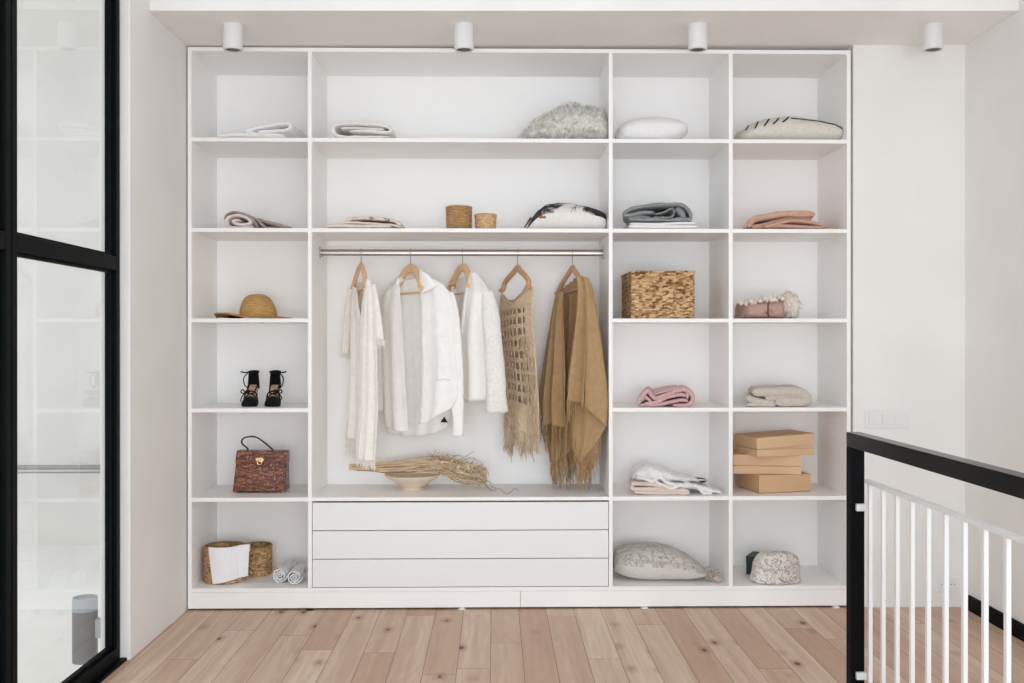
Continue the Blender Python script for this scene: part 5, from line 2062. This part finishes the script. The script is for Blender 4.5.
# ---- 5 camel poncho ---------------------------------------------------
CAM = fabric('camel_wool', (172, 142, 104), 7, 260, .35, 26)
CAMF = strands('camel_wool_strands', (138, 106, 70), (192, 160, 120))
hanger('warm brown wooden hanger holding the camel poncho', 572.5, (573, 265), radians(72), .125, HW_D, half=.19, bar_drop=.150, lean=.03)
pn = thing('poncho', 'camel brown fringed poncho, last on the rail', 'poncho', at(575, 489, .2))
mb = MB()
pb_ = cloth(mb, [(561.5, 289.5, .40), (556.5, 300, .41), (552, 330, .41), (548, 370, .41), (547, 410, .40), (549, 445, .38), (551, 462, .37)],
      [(577, 276, .20), (583, 290, .17), (588, 330, .16), (591, 370, .16), (592, 410, .17), (592, 445, .18), (592, 466, .19)], bulge=.012, side=-1, folds=(4, .006, .028, .8), seed=14)
obj('back_panel', mb, CAM, pn, solid=.0022)
mb = MB()
# left front: from the far shoulder, outer edge on the left, inner edge along the opening
lf = cloth(mb, [(561.2, 290, .36), (555.8, 298, .36), (550.2, 331, .35), (544.5, 367, .34), (541, 396, .33), (542.5, 413, .33)],
      [(563.5, 291.5, .24), (563.5, 305, .21), (565, 335, .17), (566.5, 370, .15), (566.5, 400, .15), (567.5, 430, .15)], bulge=.02, folds=(3, .007, .038, .2), hem=[(0, 0), (.35, -.035), (.6, .010), (1, -.02)], seed=15)
obj('front_panel', mb, CAM, pn, solid=.0022)
mb = MB()
# right front: drapes forward from the near shoulder
rf = cloth(mb, [(577, 275, .075), (577.6, 297, .095), (574.2, 330, .12), (569.8, 360, .13), (566.8, 389, .14)],
      [(581, 275.5, .035), (587.5, 292, .035), (588, 330, .05), (587, 370, .05), (585, 407, .05)], bulge=.02, folds=(1.7, .006, .036, 2.6), hem=[(0, 0), (.5, -.015), (1, 0)], seed=16)
obj('front_panel', mb, CAM, pn, solid=.0022)
mb = MB()
rs = cloth(mb, [(578, 274.5, .05), (584, 284, .04), (586, 330, .045), (585.5, 370, .04), (584.5, 406.5, .04)],
      [(588.5, 278.5, .05), (592.5, 289, .05), (598.8, 325, .05), (604, 362, .045), (607.8, 395, .035), (607.0, 427, .035)][:6], ny=46, bulge=.03, folds=(1, .002, .012, .6), seed=17)
mb.clamp(x1=DIV[1][0] - .004)
obj('shoulder_drape', mb, CAM, pn, solid=.0022)
mb = MB()
# the lower point that hangs below the drape
lw_ = cloth(mb, [(571, 385, .16), (571.8, 410, .15), (573.5, 430, .14), (576.5, 447, .13), (579.5, 462.5, .13)],
      [(606, 395, .06), (608.0, 412, .045), (605, 428, .06), (594, 446, .09), (580.5, 463, .12)], bulge=.012, folds=(2, .004, .006, 1.2), seed=18)
mb.clamp(x1=DIV[1][0] - .004)
obj('lower_point', mb, CAM, pn, solid=.0022)
mb = MB()
lb_ = cloth(mb, [(554, 400, .30), (551.5, 425, .29), (550.5, 445, .28), (552, 457, .28)],
      [(573, 395, .25), (573.5, 425, .24), (573, 445, .23), (568, 453, .23)], bulge=.02, folds=(3, .004, .012, .3), hem=[(0, 0), (.4, -.03), (1, 0)], seed=19)
obj('lower_fold', mb, CAM, pn, solid=.0022)
fr = MB()
zmin = ZS[5] + .0035
def edge(fn, u0, u1, v=1, n_=12, dy=-.003):
    return [fn(lerp(u0, u1, k / n_), v) + Vector((0, dy, .003)) for k in range(n_ + 1)]
fringe(fr, edge(rf, 0, .6), 24, (.10, .17), .0018, .006, rnd, zmin=zmin)
fringe(fr, edge(lf, 0, 1), 44, (.09, .17), .0018, .006, rnd, zmin=zmin)
fringe(fr, edge(lb_, 0, 1), 36, (.10, .17), .0018, .007, rnd, zmin=zmin)
fringe(fr, edge(pb_, 0, 1), 70, (.07, .14), .0018, .008, rnd, zmin=zmin)
fringe(fr, [lw_(0, v) for v in (.3, .45, .6, .75, .9, 1)], 26, (.09, .16), .0018, .006, rnd, zmin=zmin)
fringe(fr, [lw_(1, v) + Vector((0, .004, 0)) for v in (.62, .7, .78, .86, .93, 1)], 34, (.09, .17), .0018, .006, rnd, zmin=zmin)
obj('fringe', fr, CAMF, pn)
